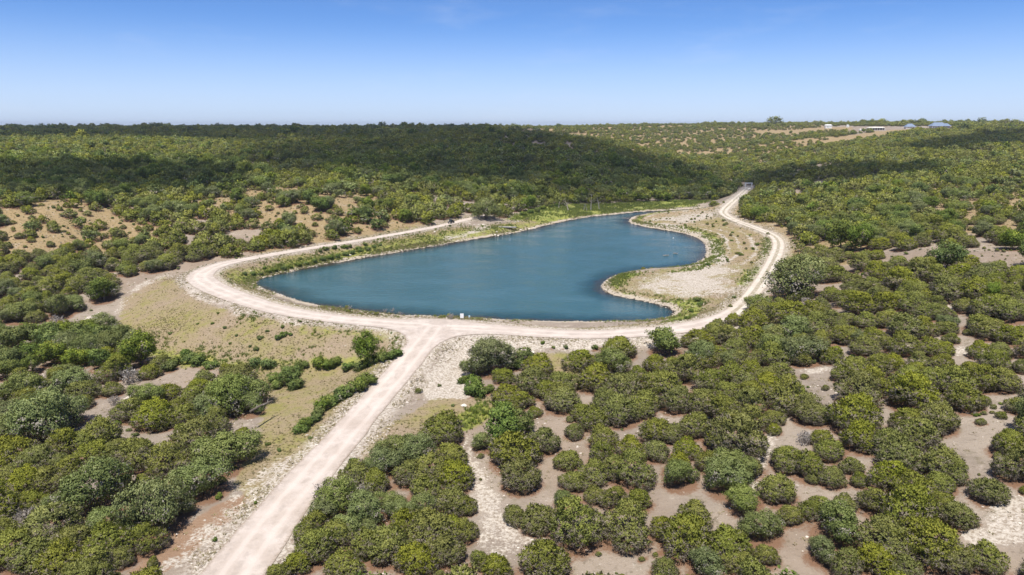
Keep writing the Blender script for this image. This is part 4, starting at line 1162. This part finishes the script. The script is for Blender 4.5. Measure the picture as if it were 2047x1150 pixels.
def plant_all():
    vis = lambda p: (-25 < p[6] < 2072) and (p[7] < 1215)
    for kind in ('juniper', 'oak', 'elm', 'shrub', 'bare'):
        P = [p for p in PLANTS if p[0] == kind]
        P.sort(key=lambda p: -(p[4] / p[5]) if vis(p) else 1.0)
        cap = 300
        single = [p for p in P[:cap] if vis(p)]
        rest = P[len(single):]
        label_plants(kind, single)
        if rest:
            R = np.array([(p[1], p[2], p[3], p[4], p[5]) for p in rest])
            r = np.random.default_rng(21)
            near, far = KINDS[(kind, 1)], KINDS.get((kind, 0), KINDS[(kind, 1)])
            protos = [a[0] for a in near] + [a[0] for a in far]
            nn, nf = len(near), len(far)
            isn = R[:, 4] < 210
            idx = np.where(isn, r.integers(0, nn, len(R)), nn + r.integers(0, nf, len(R)))
            rot = np.zeros((len(R), 3)); rot[:, 2] = r.uniform(0, 6.28, len(R))
            hs = {'juniper': r.uniform(.8, 1.05, len(R)), 'oak': r.uniform(.85, 1.1, len(R)), 'elm': r.uniform(.95, 1.2, len(R))}.get(kind, r.uniform(.9, 1.1, len(R)))
            sc = np.stack([R[:, 3] * 1.12, R[:, 3] * 1.12, R[:, 3] * hs], 1)
            nm = {'juniper': "juniper_woodland", 'oak': "live_oak_woodland", 'elm': "leafy_woodland", 'shrub': "green_undergrowth", 'bare': "bare_undergrowth"}[kind]
            lab = {'juniper': "mass of olive-green junipers covering the hills beyond the lake", 'oak': "grey-green oaks scattered through the juniper woods on the hills",
                   'elm': "brighter green leafy trees filling the draws of the wooded hills", 'shrub': "low green shrubs growing among the trees", 'bare': "grey leafless bushes among the trees"}[kind]
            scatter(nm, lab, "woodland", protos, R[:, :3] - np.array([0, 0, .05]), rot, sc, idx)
plant_all()

# ------------------------------------------------------------------ grass, weeds and loose stone: nobody could count them
def tuft(seed, n, h, lean):
    r = np.random.default_rng(seed)
    a = r.uniform(0, 6.28, n); q = r.uniform(0, .22, n)
    b = np.stack([q * np.cos(a), q * np.sin(a), np.full(n, -.03)], 1)
    tip = b + np.stack([np.cos(a) * lean * r.uniform(.3, 1, n), np.sin(a) * lean * r.uniform(.3, 1, n), h * r.uniform(.5, 1, n)], 1)
    s = np.stack([-np.sin(a), np.cos(a), np.zeros(n)], 1) * .055
    V = np.stack([b - s, b + s, tip], 1).reshape(-1, 3); F = np.arange(3 * n).reshape(-1, 3)
    N = np.repeat(unit(np.stack([np.cos(a) * .3, np.sin(a) * .3, np.ones(n)], 1)), 3, axis=0)
    return V, F, r.uniform(0, 1, n), N
def tuft_meshes(seed, k, n, h, lean, mat):
    out = []
    for i in range(k):
        V, F, t, N = tuft(seed + i, n, h, lean)
        me = mesh_from("tuft", V, F, {"tint": ('FACE', t)}); me.materials.append(mat); out.append(me)
    return out
def sow_points(W, n, seed, lo=(44, -330), hi=(560, 330)):
    """n points drawn where the mask W allows"""
    r = np.random.default_rng(seed)
    jj, ii = np.nonzero(W[:-1, :-1] > .05)
    area = (GX[ii + 1] - GX[ii]) * (GY[jj + 1] - GY[jj]) * W[jj, ii]
    k = r.choice(len(jj), size=n, p=area / area.sum())
    x = GX[ii[k]] + r.random(n) * (GX[ii[k] + 1] - GX[ii[k]]); y = GY[jj[k]] + r.random(n) * (GY[jj[k] + 1] - GY[jj[k]])
    return np.stack([x, y, ground(x, y)], 1), r
def rock_mesh(seed, mat):
    import bmesh
    r = random.Random(seed); bm = bmesh.new()
    bmesh.ops.create_icosphere(bm, subdivisions=1, radius=.5)
    for v in bm.verts:
        q = Vector((round(v.co.x * 2.2) / 2.2, round(v.co.y * 2.2) / 2.2, round(v.co.z * 2.2) / 2.2))
        v.co = v.co.lerp(q, .55) * r.uniform(.75, 1.15)
        v.co.z *= .72
    me = bpy.data.meshes.new("rock"); bm.to_mesh(me); bm.free(); me.materials.append(mat)
    return me
def rock_mat(name, a, b):
    m, g, p = new_mat(name)
    rnd = g.new("ShaderNodeObjectInfo").outputs["Random"]
    tc = g.new("ShaderNodeTexCoord").outputs["Object"]
    c = g.mix(rnd, a, b)
    c = g.mix(g.math('MULTIPLY', g.sstep(g.noise(tc, 5, 4), .5, .7), .45), c, tuple(x * .55 for x in a))
    g.put(p.inputs["Base Color"], c); p.inputs["Roughness"].default_value = .95; p.inputs["Specular IOR Level"].default_value = .1
    return m
M_ROCK = rock_mat("limestone_rock", (.36, .305, .25), (.66, .60, .52))
M_ROCKD = rock_mat("weathered_rock", (.22, .18, .14), (.50, .43, .35))
ROCKS = [rock_mesh(i, M_ROCK) for i in range(6)]
ROCKSD = [rock_mesh(20 + i, M_ROCKD) for i in range(4)]
def lay(name, label, cat, protos, W, n, seed, s0, s1, flat=1.0, power=2.0):
    pts, r = sow_points(W, n, seed)
    s = s0 + (s1 - s0) * r.random(n) ** power
    rot = np.stack([r.normal(size=n) * .15, r.normal(size=n) * .15, r.uniform(0, 6.28, n)], 1)
    scatter(name, label, cat, protos, pts, rot, np.stack([s, s * r.uniform(.8, 1.2, n), s * flat * r.uniform(.7, 1.3, n)], 1), r.integers(0, len(protos), n))
dry = (SDR > .6) & (SDW > 1.2)
patch = fbm(XX, YY, 6, 3); patch2 = fbm(XX + 90, YY, 14, 3)
lay("dry_grass", "dry olive and straw grass on the dam face and road verges", "grass", tuft_meshes(600, 4, 16, .36, .28, M_GRASSB), M_GRASS * dry * np.clip(1 - 1.2 * M_PALE, 0, 1) * np.clip(patch2 * 2.2 - .5, .1, 1) * np.where((XX > 15) & (YY > 150), .35, 1), 18000, 31, .35, .75)
lay("green_grass", "fresh green grass and reeds along the lake shore", "grass", tuft_meshes(620, 3, 14, .5, .26, M_WEED), M_GREEN * (SDR > .8) * (SDW > 1.0) * np.clip(patch * 2.4 - .6, .05, 1), 14000, 32, .7, 1.6)
bare_soil = dry * (M_GRASS < .3) * (M_GREEN < .3) * (YY < 230) * (YY > 46) * (np.abs(XX) < .8 * YY + 10)
lay("sparse_grass", "thin straw tufts on the bare stony soil", "grass", tuft_meshes(640, 3, 12, .26, .3, M_GRASSB), (bare_soil * np.clip(patch * 3 - 1.1, .03, 1) + M_TAN * dry * (YY < 420) * 1.2), 26000, 33, .45, 1.1)
RIP = np.zeros(XX.shape); RIP = mask_of([PALE[2], PALE[3]], 1.2) * (SDR > .9)
lay("rubble", "white limestone rubble covering the slope below the dam road", "rubble", ROCKS, RIP * np.clip(patch * 1.6, .2, 1), 11000, 34, .25, 1.1)
sh = np.clip((SDR - .2) / .5, 0, 1) * np.clip((3.8 - SDR) / 2.4, 0, 1) * np.clip(patch * 3 - .9, .05, 1) * (SDW > 1.5) * (YY < 330)
lay("roadside_gravel", "loose pale stones along the shoulders of the gravel roads", "gravel", ROCKS[:3] + ROCKSD, sh, 12000, 35, .12, .55)
lay("roadside_tufts", "dark dry tufts along the shoulders of the gravel roads", "grass", tuft_meshes(660, 3, 12, .22, .2, M_GRASSB), sh, 9000, 36, .6, 1.3)
PP = np.clip(M_PALE - RIP, 0, 1) * (SDR > .8) * (SDW > 1)
small = [a[0] for a in KINDS[('juniper', 1)][:3]] + [a[0] for a in KINDS[('shrub', 1)][:2]] + [KINDS[('bare', 1)][0][1]]
lay("low_scrub", "knee-high seedlings and scrub on the open stony ground", "scrub", small, bare_soil * (M_PALE < .5) * np.clip(patch2 * 3 - 1.1, .02, 1) + M_TAN * dry * (YY < 420) * .7, 2600, 41, .35, 1.5, .85, 2.0)
lay("scattered_stones", "small pale stones strewn on the bare ground", "gravel", ROCKS[:4], PP * .9 + bare_soil * np.clip(patch * 3 - 1.35, 0, 1) * .35, 15000, 37, .10, .42, .7, 3.0)
lay("shore_weeds", "dull green and straw weeds along the lake rim", "weeds", tuft_meshes(680, 2, 14, .4, .25, M_WEED) + tuft_meshes(690, 2, 14, .4, .25, M_GRASSB), ((SDW > .5) & (SDW < 4.0) & (SDR > .8)) * np.clip(patch2 * 4 - 1.6, 0, 1), 7000, 44, .5, 1.4)
lay("shore_stones", "small stones and dark debris along the waterline", "gravel", ROCKS[:2] + ROCKSD, ((SDW > -.7) & (SDW < 1.8)) * np.clip(patch * 2.6 - .7, .05, 1), 5000, 38, .12, .6)
# ------------------------------------------------------------------ single things round the lake
M_WHITE = simple_mat("white_paint", (.80, .80, .78), .5, var=.05)
M_BLUEWHITE = simple_mat("pale_blue_sign", (.55, .72, .80), .5, var=.05)
M_STEEL = simple_mat("galvanised_post", (.62, .62, .60), .45, .6, var=.12)
M_BLACK = simple_mat("black_plastic", (.02, .02, .022), .45, var=.2)
M_TYRE = simple_mat("tyre_rubber", (.018, .018, .018), .9, var=.2)
M_RIM = simple_mat("grey_rim", (.25, .25, .26), .4, .7)
M_LAMP = simple_mat("lamp_glass", (.75, .75, .72), .15)
M_PLANK = simple_mat("weathered_plank", (.47, .45, .42), .85, var=.25, scale=5)
M_BEAM = simple_mat("dark_beam", (.10, .085, .07), .9)
M_BROWN = simple_mat("brown_wood", (.24, .15, .09), .9)
M_STONE = simple_mat("cream_limestone", (.74, .68, .58), .95, var=.3, scale=4)
M_TANSTONE = simple_mat("tan_limestone", (.60, .46, .28), .95, var=.3, scale=1.2)
M_WALL = simple_mat("cream_wall", (.66, .60, .50), .85, var=.1)
M_STONEWALL = simple_mat("stone_house_wall", (.50, .46, .40), .9, var=.2)
M_METALROOF = simple_mat("blue_grey_metal_roof", (.30, .37, .48), .35, .35, var=.08)
M_CREAMROOF = simple_mat("cream_metal_roof", (.74, .70, .62), .5, .1, var=.08)
M_GLASS = simple_mat("dark_window", (.03, .05, .07), .1, spec=.6)
M_TEAL = simple_mat("teal_trim", (.08, .30, .30), .6)

def thing(name, label, cat, px, py, rz=0.0, group=None, dz=0.0):
    x, y, z, d = hit1(px, py)
    o = empty(name, (x, y, z + dz), rz); tag(o, label, cat, group)
    return o, d

# ---- the big oak by the left-bank track
def big_oak():
    t, d = thing("spreading_oak", "big wide-crowned oak standing alone at the end of the left bank track", "oak tree", 970, 439)
    r = random.Random(8); L = []
    for i in range(15):
        a = i * 2.4; q = .40 * math.sqrt((i + .5) / 15)
        L.append((q * math.cos(a), q * math.sin(a), .50 - 1.95 * q * q + r.uniform(-.03, .03), r.uniform(.12, .17)))
    L.append((0, 0, .42, .22))
    V, F, tt, nn = crown(801, L, 520, 26, .017, 'leaf', .032, .04, .07)
    me = mesh_from("crown", V, F, {"tint": ('FACE', tt)}, normals=nn); me.materials.append(M_OAK)
    mb = limbs(802, [(l[0] * .85, l[1] * .85, l[2] - .02) for l in L[:12]], .030, .17, 2)
    W = 62 * d / F_PX
    c = obj("crown", me, None, t); k = mb.build("trunk", M_BARK, t)
    t.scale = (W, W, W * 1.06)
big_oak()

# ---- side-by-side off-road vehicle on the track
def off_roader():
    x, y, z, d = hit1(902, 447)
    k = int(np.argmin(np.hypot(CREST[:, 0] - x, CREST[:, 1] - y)))
    dv = CREST[min(k + 1, len(CREST) - 1)] - CREST[k - 1]
    t = empty("off_road_buggy", (x, y, z + .08), math.atan2(-dv[1], -dv[0]))
    tag(t, "black open-sided off-road buggy parked on the left bank track", "buggy")
    b = MB()
    P = [(-1.45, .55), (-1.45, .98), (-.55, .98), (-.55, .60), (.45, .60), (.62, .98), (1.25, .88), (1.5, .70), (1.5, .42), (-1.3, .42)]
    n = len(P)
    b.add([(px_, s, pz) for s in (-.68, .68) for (px_, pz) in P], [tuple(range(n)), tuple(range(2 * n - 1, n - 1, -1))] + [(i, i + n, (i + 1) % n + n, (i + 1) % n) for i in range(n)])
    b.build("body", M_BLACK, t)
    m = MB(); m.box((-.1, 0, 1.93), (1.35, 1.35, .06)); m.build("roof", M_BLACK, t)
    for s in (-1, 1):
        m = MB(); m.tube([(.68, .62 * s, .95), (.42, .62 * s, 1.9), (-.62, .62 * s, 1.9), (-.72, .62 * s, .95)], .035, 5); m.tube([(-.15, .62 * s, 1.9), (-.25, .62 * s, .6)], .03, 5); m.build("roll_bar", M_BLACK, t)
        m = MB(); m.box((-.18, .3 * s, .74), (.5, .5, .16)); m.box((-.42, .3 * s, 1.08), (.14, .5, .62), ry=-.15); m.build("seat", M_BEAM, t)
        m = MB(); m.box((1.44, .45 * s, .74), (.1, .22, .12), ry=.4); m.build("headlight", M_LAMP, t)
        for fx in (-.98, 1.02):
            m = MB(); m.lathe((fx, .66 * s, .36), [(.20, -.13), (.34, -.12), (.37, -.05), (.37, .05), (.34, .12), (.20, .13)], 14, 'Y')
            w = m.build("wheel", M_TYRE, t)
            m = MB(); m.lathe((fx, .66 * s + .01 * s, .36), [(.02, -.135), (.19, -.132), (.19, .132), (.02, .135)], 10, 'Y'); m.build("rim", M_RIM, w)
    m = MB(); m.box((.60, 0, 1.36), (.03, 1.2, .66), ry=-.26); m.build("windscreen", M_GLASS, t)
    m = MB(); m.lathe((.3, .3, 1.12), [(.13, -.02), (.17, 0), (.13, .02)], 10, 'X'); m.build("steering_wheel", M_BEAM, t)
    m = MB(); m.box((1.53, 0, .52), (.06, 1.1, .2)); m.build("bumper", M_RIM, t)
off_roader()

# ---- dock section pulled up on the bank
def dock():
    a = np.array(hit1(991, 453)[:3]); b = np.array(hit1(1032, 462)[:3])
    c = (a + b) / 2; L = float(np.hypot(*(b - a)[:2])); ang = math.atan2(b[1] - a[1], b[0] - a[0])
    t = empty("wooden_dock", (c[0], c[1], c[2] + .1), ang)
    tag(t, "long grey wooden dock section lying on the grass by the left shore", "dock")
    n = 34
    me = None
    for i in range(n):
        if me is None:
            m = MB(); m.box((0, 0, 0), (L / n - .02, 1.7, .05)); p = m.build("plank", M_PLANK, t); me = p.data
        else: p = obj("plank", me, None, t)
        p.location = (-L / 2 + (i + .5) * L / n, 0, .62)
    for s in (-1, 1):
        m = MB(); m.box((0, .8 * s, .44), (L, .1, .3)); m.build("side_beam", M_BEAM, t)
        for fx in (-.46, -.15, .15, .46):
            m = MB(); m.box((fx * L, .72 * s, .1), (.14, .14, .42)); m.build("leg", M_BEAM, t)
dock()

# ---- signs on the dam
def sign(px, py, label, w, h, gap, board, posts):
    t, d = thing("sign_board", label, "sign", px, py, .06)
    m = MB(); m.box((0, -.05, gap + h / 2), (w, .03, h)); bd = m.build("board", board, t)
    for x in posts:
        m = MB(); m.box((x, 0, gap / 2 + h * .45), (.07, .05, gap + h * .9 + .2)); m.build("post", M_STEEL, t)
sign(923.5, 640, "large blank white upright sign board at the lake edge of the dam", .74, .98, .42, M_WHITE, (-.26, .26))
sign(938.3, 639.5, "small pale blue sign on a thin post right of the white board", .34, .42, .55, M_BLUEWHITE, (0,))

# ---- white rocks about the dock and shore
ROCKL = [(938.6, 448, .9, "on the grass in front of the buggy"), (966, 450.5, 1.3, "in front of the big oak, largest there"), (956, 450, .8, "just left of the largest rock under the oak"), (948, 450, .6, "small one between buggy and oak"),
 (869, 464.7, 1.1, "on the open grass left of the buggy"), (993, 465, .9, "below the near end of the dock"), (990, 471, 1.2, "flat one at the water below the dock"), (995.7, 472.5, 1.0, "pale one standing right at the waterline"),
 (1040.6, 460, 1.1, "just right of the dock's far end"), (1019, 446.6, .9, "on the grass behind the dock"), (1030, 445, 1.1, "left of a pair behind the dock"), (1036, 443.7, 1.2, "right of a pair behind the dock"),
 (1019.6, 467.6, .9, "on the waterline below the dock"), (913, 483.7, .8, "on the left bank waterline"), (1058, 459, 1.0, "where the far shore begins, right of the dock"), (1068, 457.5, .9, "on the far shore's pale rim"), (700, 512, 1.2, "among the reeds on the left shore"), (672, 517, .9, "small one among the left shore reeds"),
 (1498, 380, 3.4, "white heap in front of the white gate frame"), (1488, 372, 1.6, "left foot of the white gate frame"), (1062, 708, 1.6, "big one at the toe of the rubble slope"), (928, 814, 1.2, "flat pale one on the grass below the rubble slope"), (1410, 437, .9, "on the spit near the two-rut track")]
for i, (px, py, s, where) in enumerate(ROCKL):
    x, y, z, d = hit1(px, py)
    me = rock_mesh(50 + i, M_STONE)
    o = obj("boulder", me, None, None, (x, y, z + s * .12)); o.scale = (s, s * .8, s * .7); o.rotation_euler = (0, 0, i * 1.3)
    tag(o, "white limestone boulder, " + where, "boulder", "white boulders")
x, y, z, d = hit1(1468, 367); o = obj("boulder", rock_mesh(90, M_TANSTONE), None, None, (x, y, z + 1.4)); o.scale = (3.6, 3.0, 4.2); tag(o, "tall tan rock standing left of the white gate frame in the woods", "boulder")

# ---- gate frame and ruined wall far up the track
def gate():
    t, d = thing("white_gate", "white post-and-beam gate frame across the track in the far woods", "gate", 1496, 375)
    w = 12.5 * d / F_PX
    for s in (-1, 1):
        m = MB(); m.box((s * w / 2, 0, 1.2), (.45, .45, 2.6)); m.build("post", M_WHITE, t)
    m = MB(); m.box((0, 0, 2.62), (w + .9, .5, .4)); m.build("beam", M_WHITE, t)
    for k in range(3):
        m = MB(); m.box((0, .1, .4 + .35 * k), (w - .5, .06, .08)); m.build("rail", M_STEEL, t)
gate()
def ruined_wall():
    a = np.array(hit1(1507, 377)[:3]); b = np.array(hit1(1543, 371)[:3])
    t = empty("stone_wall", tuple(a), math.atan2(b[1] - a[1], b[0] - a[0]))
    tag(t, "low broken limestone wall running right from the white gate frame", "stone wall")
    L = float(np.hypot(*(b - a)[:2])); L = min(L, 26); r = random.Random(4); n = int(L / .8)
    ms = [rock_mesh(70 + i, M_STONE) for i in range(4)]
    for i in range(n):
        for row in range(2):
            if row and r.random() < .4: continue
            o = obj("stone", ms[r.randrange(4)], None, t); u = i * .8 + row * .4
            o.location = (u, r.uniform(-.1, .1), (b[2] - a[2]) * u / L + .3 + row * .55); o.scale = (1.0, .8, .95); o.rotation_euler = (0, 0, r.uniform(0, 6))
ruined_wall()

# ---- buoy, rail by the oak, logs, driftwood, dead trees
def buoy():
    x, y = [float(v) for v in at_z(1346, 477, .1)]
    t = empty("mooring_buoy", (x, y, 0)); tag(t, "small white float on the open water off the right cove", "buoy")
    m = MB(); m.lathe((0, 0, .2), [(.05, -.25), (.18, -.14), (.23, 0), (.18, .14), (.05, .21)], 12); m.build("float", M_WHITE, t, True)
    m = MB(); m.lathe((0, 0, .46), [(.03, -.08), (.03, .08)], 6); m.build("eye", M_STEEL, t)
buoy()
def rail():
    t, d = thing("hitching_rail", "brown wooden rail on posts at the right side of the big oak", "rail", 1003, 438, .3)
    for x_ in (-1.0, 0, 1.0):
        m = MB(); m.box((x_, 0, .55), (.14, .14, 1.3)); m.build("post", M_BROWN, t)
    for h in (.6, 1.1):
        m = MB(); m.box((0, -.09, h), (2.5, .08, .14)); m.build("rail", M_BROWN, t)
rail()
for i, (px, py, L, rz, lab) in enumerate([(1051, 440, 2.6, .2, "brown log lying on the grass beyond the dock, nearer of two"), (1054, 437.5, 2.2, -.3, "brown log lying on the grass beyond the dock, farther of two"), (526, 852, 4.6, 1.15, "thin dark trunk standing in for a gully line left of the gravel road"), (1330, 531, 2.0, .2, "grey log half sunk in the water off the bare spit"), (1349, 525, 1.6, -.2, "short grey log floating off the bare spit"), (1250, 440, 3.0, -.5, "bleached log at the tip of the far spit")]):  # the thin dark trunk is a stand-in for a gully line
    x, y, z, d = hit1(px, py); z = max(z, -.05)
    t = empty("fallen_log", (x, y, z), rz); tag(t, lab, "log")
    m = MB(); m.tube([(-L / 2, 0, .14), (0, .08, .2), (L / 2, -.06, .12)], [.17, .15, .09], 7); m.build("trunk", M_BROWN if i < 2 else M_BARK if i == 2 else M_GREYWOOD, t)
    for k in range(3):
        m = MB(); u = -L * .2 + k * L * .25; m.tube([(u, 0, .15), (u + .3, .3 * (-1) ** k, .3), (u + .7, .55 * (-1) ** k, .4)], [.06, .035, .012], 5); m.build("branch", M_GREYWOOD, t)
def dead_tree(px, py, h, lean, seed, label, mat):
    t, d = thing("dead_tree", label, "dead tree", px, py, 0, "dead trees")
    r = random.Random(seed); top = Vector((lean * h, 0, h))
    P = [Vector((0, 0, -.1)), Vector((lean * h * .35, .1, h * .4)), Vector((lean * h * .7, -.05, h * .72)), top]
    R = [.16 + h * .016, .13 + h * .008, .08, .025]
    m = MB(); m.tube(P, R, 7); m.build("trunk", mat, t)
    for k in range(6):
        u = r.uniform(.35, .92); b = Vector((lean * h * u, 0, h * u)); a = r.uniform(0, 6.28); l = h * r.uniform(.18, .34) * (1.3 - u)
        e = b + Vector((math.cos(a) * l, math.sin(a) * l, l * r.uniform(.5, 1.3)))
        m = MB(); mid = b.lerp(e, .5) + Vector((0, 0, -.1)); m.tube([b, mid, e], [.065, .045, .012], 5)
        for j in range(3):
            q = b.lerp(e, .4 + .2 * j); m.tube([q, q + Vector((r.uniform(-.5, .5), r.uniform(-.5, .5), r.uniform(.1, .7)))], [.025, .006], 4)
        m.build("branch", mat, t)
for a in [(1136, 421, 6.2, -.33, 1, "pale dead tree leaning left on the far shore", M_PALEBARK), (1117, 416, 3.0, .05, 2, "short pale dead trunk left of the leaning one on the far shore", M_PALEBARK), (1181, 420, 8.5, .03, 3, "tallest grey dead tree standing upright on the far shore", M_GREYWOOD), (1198, 419, 6.0, -.2, 4, "grey dead tree leaning left, right of the tallest one", M_GREYWOOD),
          (1167, 421, 3.0, .2, 5, "stubby grey snag left of the tallest dead tree", M_GREYWOOD), (1173, 421, 2.4, -.25, 6, "small forked snag at the foot of the tallest dead tree", M_GREYWOOD), (122, 674, 4.4, -.25, 7, "pale dead trunk leaning left in the thicket below the rock chute", M_PALEBARK), (136, 674, 4.2, -.1, 8, "pale dead trunk right of its leaning neighbour below the rock chute", M_PALEBARK)]:
    dead_tree(*a)
DRIFT = [(770, 627, 2.0, "left end of the brush along the dam"), (783, 628, 2.2, "beside the left end of the brush along the dam"), (800, 631, 1.6, "right end of the brush along the dam"), (700, 622, 2.0, "far left of the dam shore, in shallow water"), (682, 618, 1.5, "farthest left along the dam shore"), (901, 637, 1.9, "left of the white sign board"), (1298, 642, 1.2, "near the right end of the dam shore")]
for i, (px, py, w, where) in enumerate(DRIFT):
    x, y, z, d = hit1(px, py)
    t = empty("driftwood_brush", (x, y, max(z, 0)), i * 1.1); tag(t, "grey dead branches at the waterline, " + where, "driftwood", "driftwood along the dam"); t.scale = (w, w, w * .9)
    obj("branches", KINDS[('bare', 1)][i % 3][1], None, t)

# ---- buildings on the far right ridge
def hip(mb, cx_, cy_, w, dp, z0, h, ridge):
    a = [(cx_ - w / 2, cy_ - dp / 2, z0), (cx_ + w / 2, cy_ - dp / 2, z0), (cx_ + w / 2, cy_ + dp / 2, z0), (cx_ - w / 2, cy_ + dp / 2, z0), (cx_ - ridge / 2, cy_, z0 + h), (cx_ + ridge / 2, cy_, z0 + h)]
    mb.add(a, [(0, 1, 5, 4), (1, 2, 5), (2, 3, 4, 5), (3, 0, 4), (3, 2, 1, 0)])
def house(px, py, wpx, label, name, roof, wall, hgt, rise, ridge_f, wing=False, open_front=False, windows=4):
    t, d = thing(name, label, "house" if "house" in name else "shed", px, py, 0, None, -.2)
    k = d / F_PX; w = wpx * k; dp = w * .5
    b = MB()
    if open_front:
        b.box((0, dp * .42, hgt / 2), (w * .96, .3, hgt)); b.box((-w * .47, 0, hgt / 2), (.3, dp * .8, hgt)); b.box((w * .47, 0, hgt / 2), (.3, dp * .8, hgt))
    else: b.box((0, 0, hgt / 2), (w * .84, dp * .78, hgt))
    b.build("wall", wall, t)
    m = MB(); hip(m, 0, 0, w, dp, hgt, rise, w * ridge_f); rf = m.build("roof", roof, t)
    for i in range(windows):
        m = MB(); u = (-.36 + .72 * (i + .5) / windows) * w
        m.box((u, -dp * .39 - .03, hgt * .52), (w * .05, .08, hgt * .42)); wd = m.build("window", M_GLASS, t)
    n = 7 if w > 12 else 4
    if not open_front and windows:
        m = MB(); m.box((0, -dp * .39 - .06, hgt * .38), (w * .035, .1, hgt * .76)); m.build("door", M_TEAL, t)
    for i in range(n):
        m = MB(); m.box(((-.47 + .94 * i / (n - 1)) * w, -dp * .47, hgt / 2), (.25, .25, hgt)); m.build("porch_post", M_WHITE, t)
    if wing:
        m = MB(); m.box((w * .44, -dp * .1, hgt * .5), (w * .30, dp * .9, hgt)); m.build("wing_wall", wall, t)
        m = MB(); hip(m, w * .46, -dp * .1, w * .40, dp * 1.1, hgt + .01, rise * .75, w * .18); m.build("wing_roof", roof, t)
        m = MB(); m.box((w * .22, 0, hgt + rise * .75), (w * .03, w * .03, rise * .9)); m.build("chimney", M_STONEWALL, rf)
house(1874, 257, 32, "large ridge house with a wide blue-grey metal hip roof and right wing", "ridge_house", M_METALROOF, M_STONEWALL, 3.4, 5.0, .55, True)
house(1818, 258, 21, "smaller ridge house with a steep blue-grey hip roof left of the large one", "ridge_house", M_METALROOF, M_WALL, 3.2, 4.2, .40)
house(1750, 260, 31, "long low open shed with a cream metal roof on the ridge", "open_shed", M_CREAMROOF, M_WALL, 2.8, 1.4, .85, False, True, 0)
house(1722, 262, 9, "tiny cream-roofed hut left of the long open shed", "small_shed", M_CREAMROOF, M_WALL, 2.0, 1.0, .7, False, False, 1)
house(1655, 257, 14, "white barn on the far right ridge, left of the houses", "white_shed", M_WHITE, M_WHITE, 4.6, 1.4, .8, False, False, 2)
house(1694, 255, 5, "small white box-like hut between white barn and long shed", "white_shed", M_WHITE, M_WHITE, 3.4, .8, .6, False, False, 1)
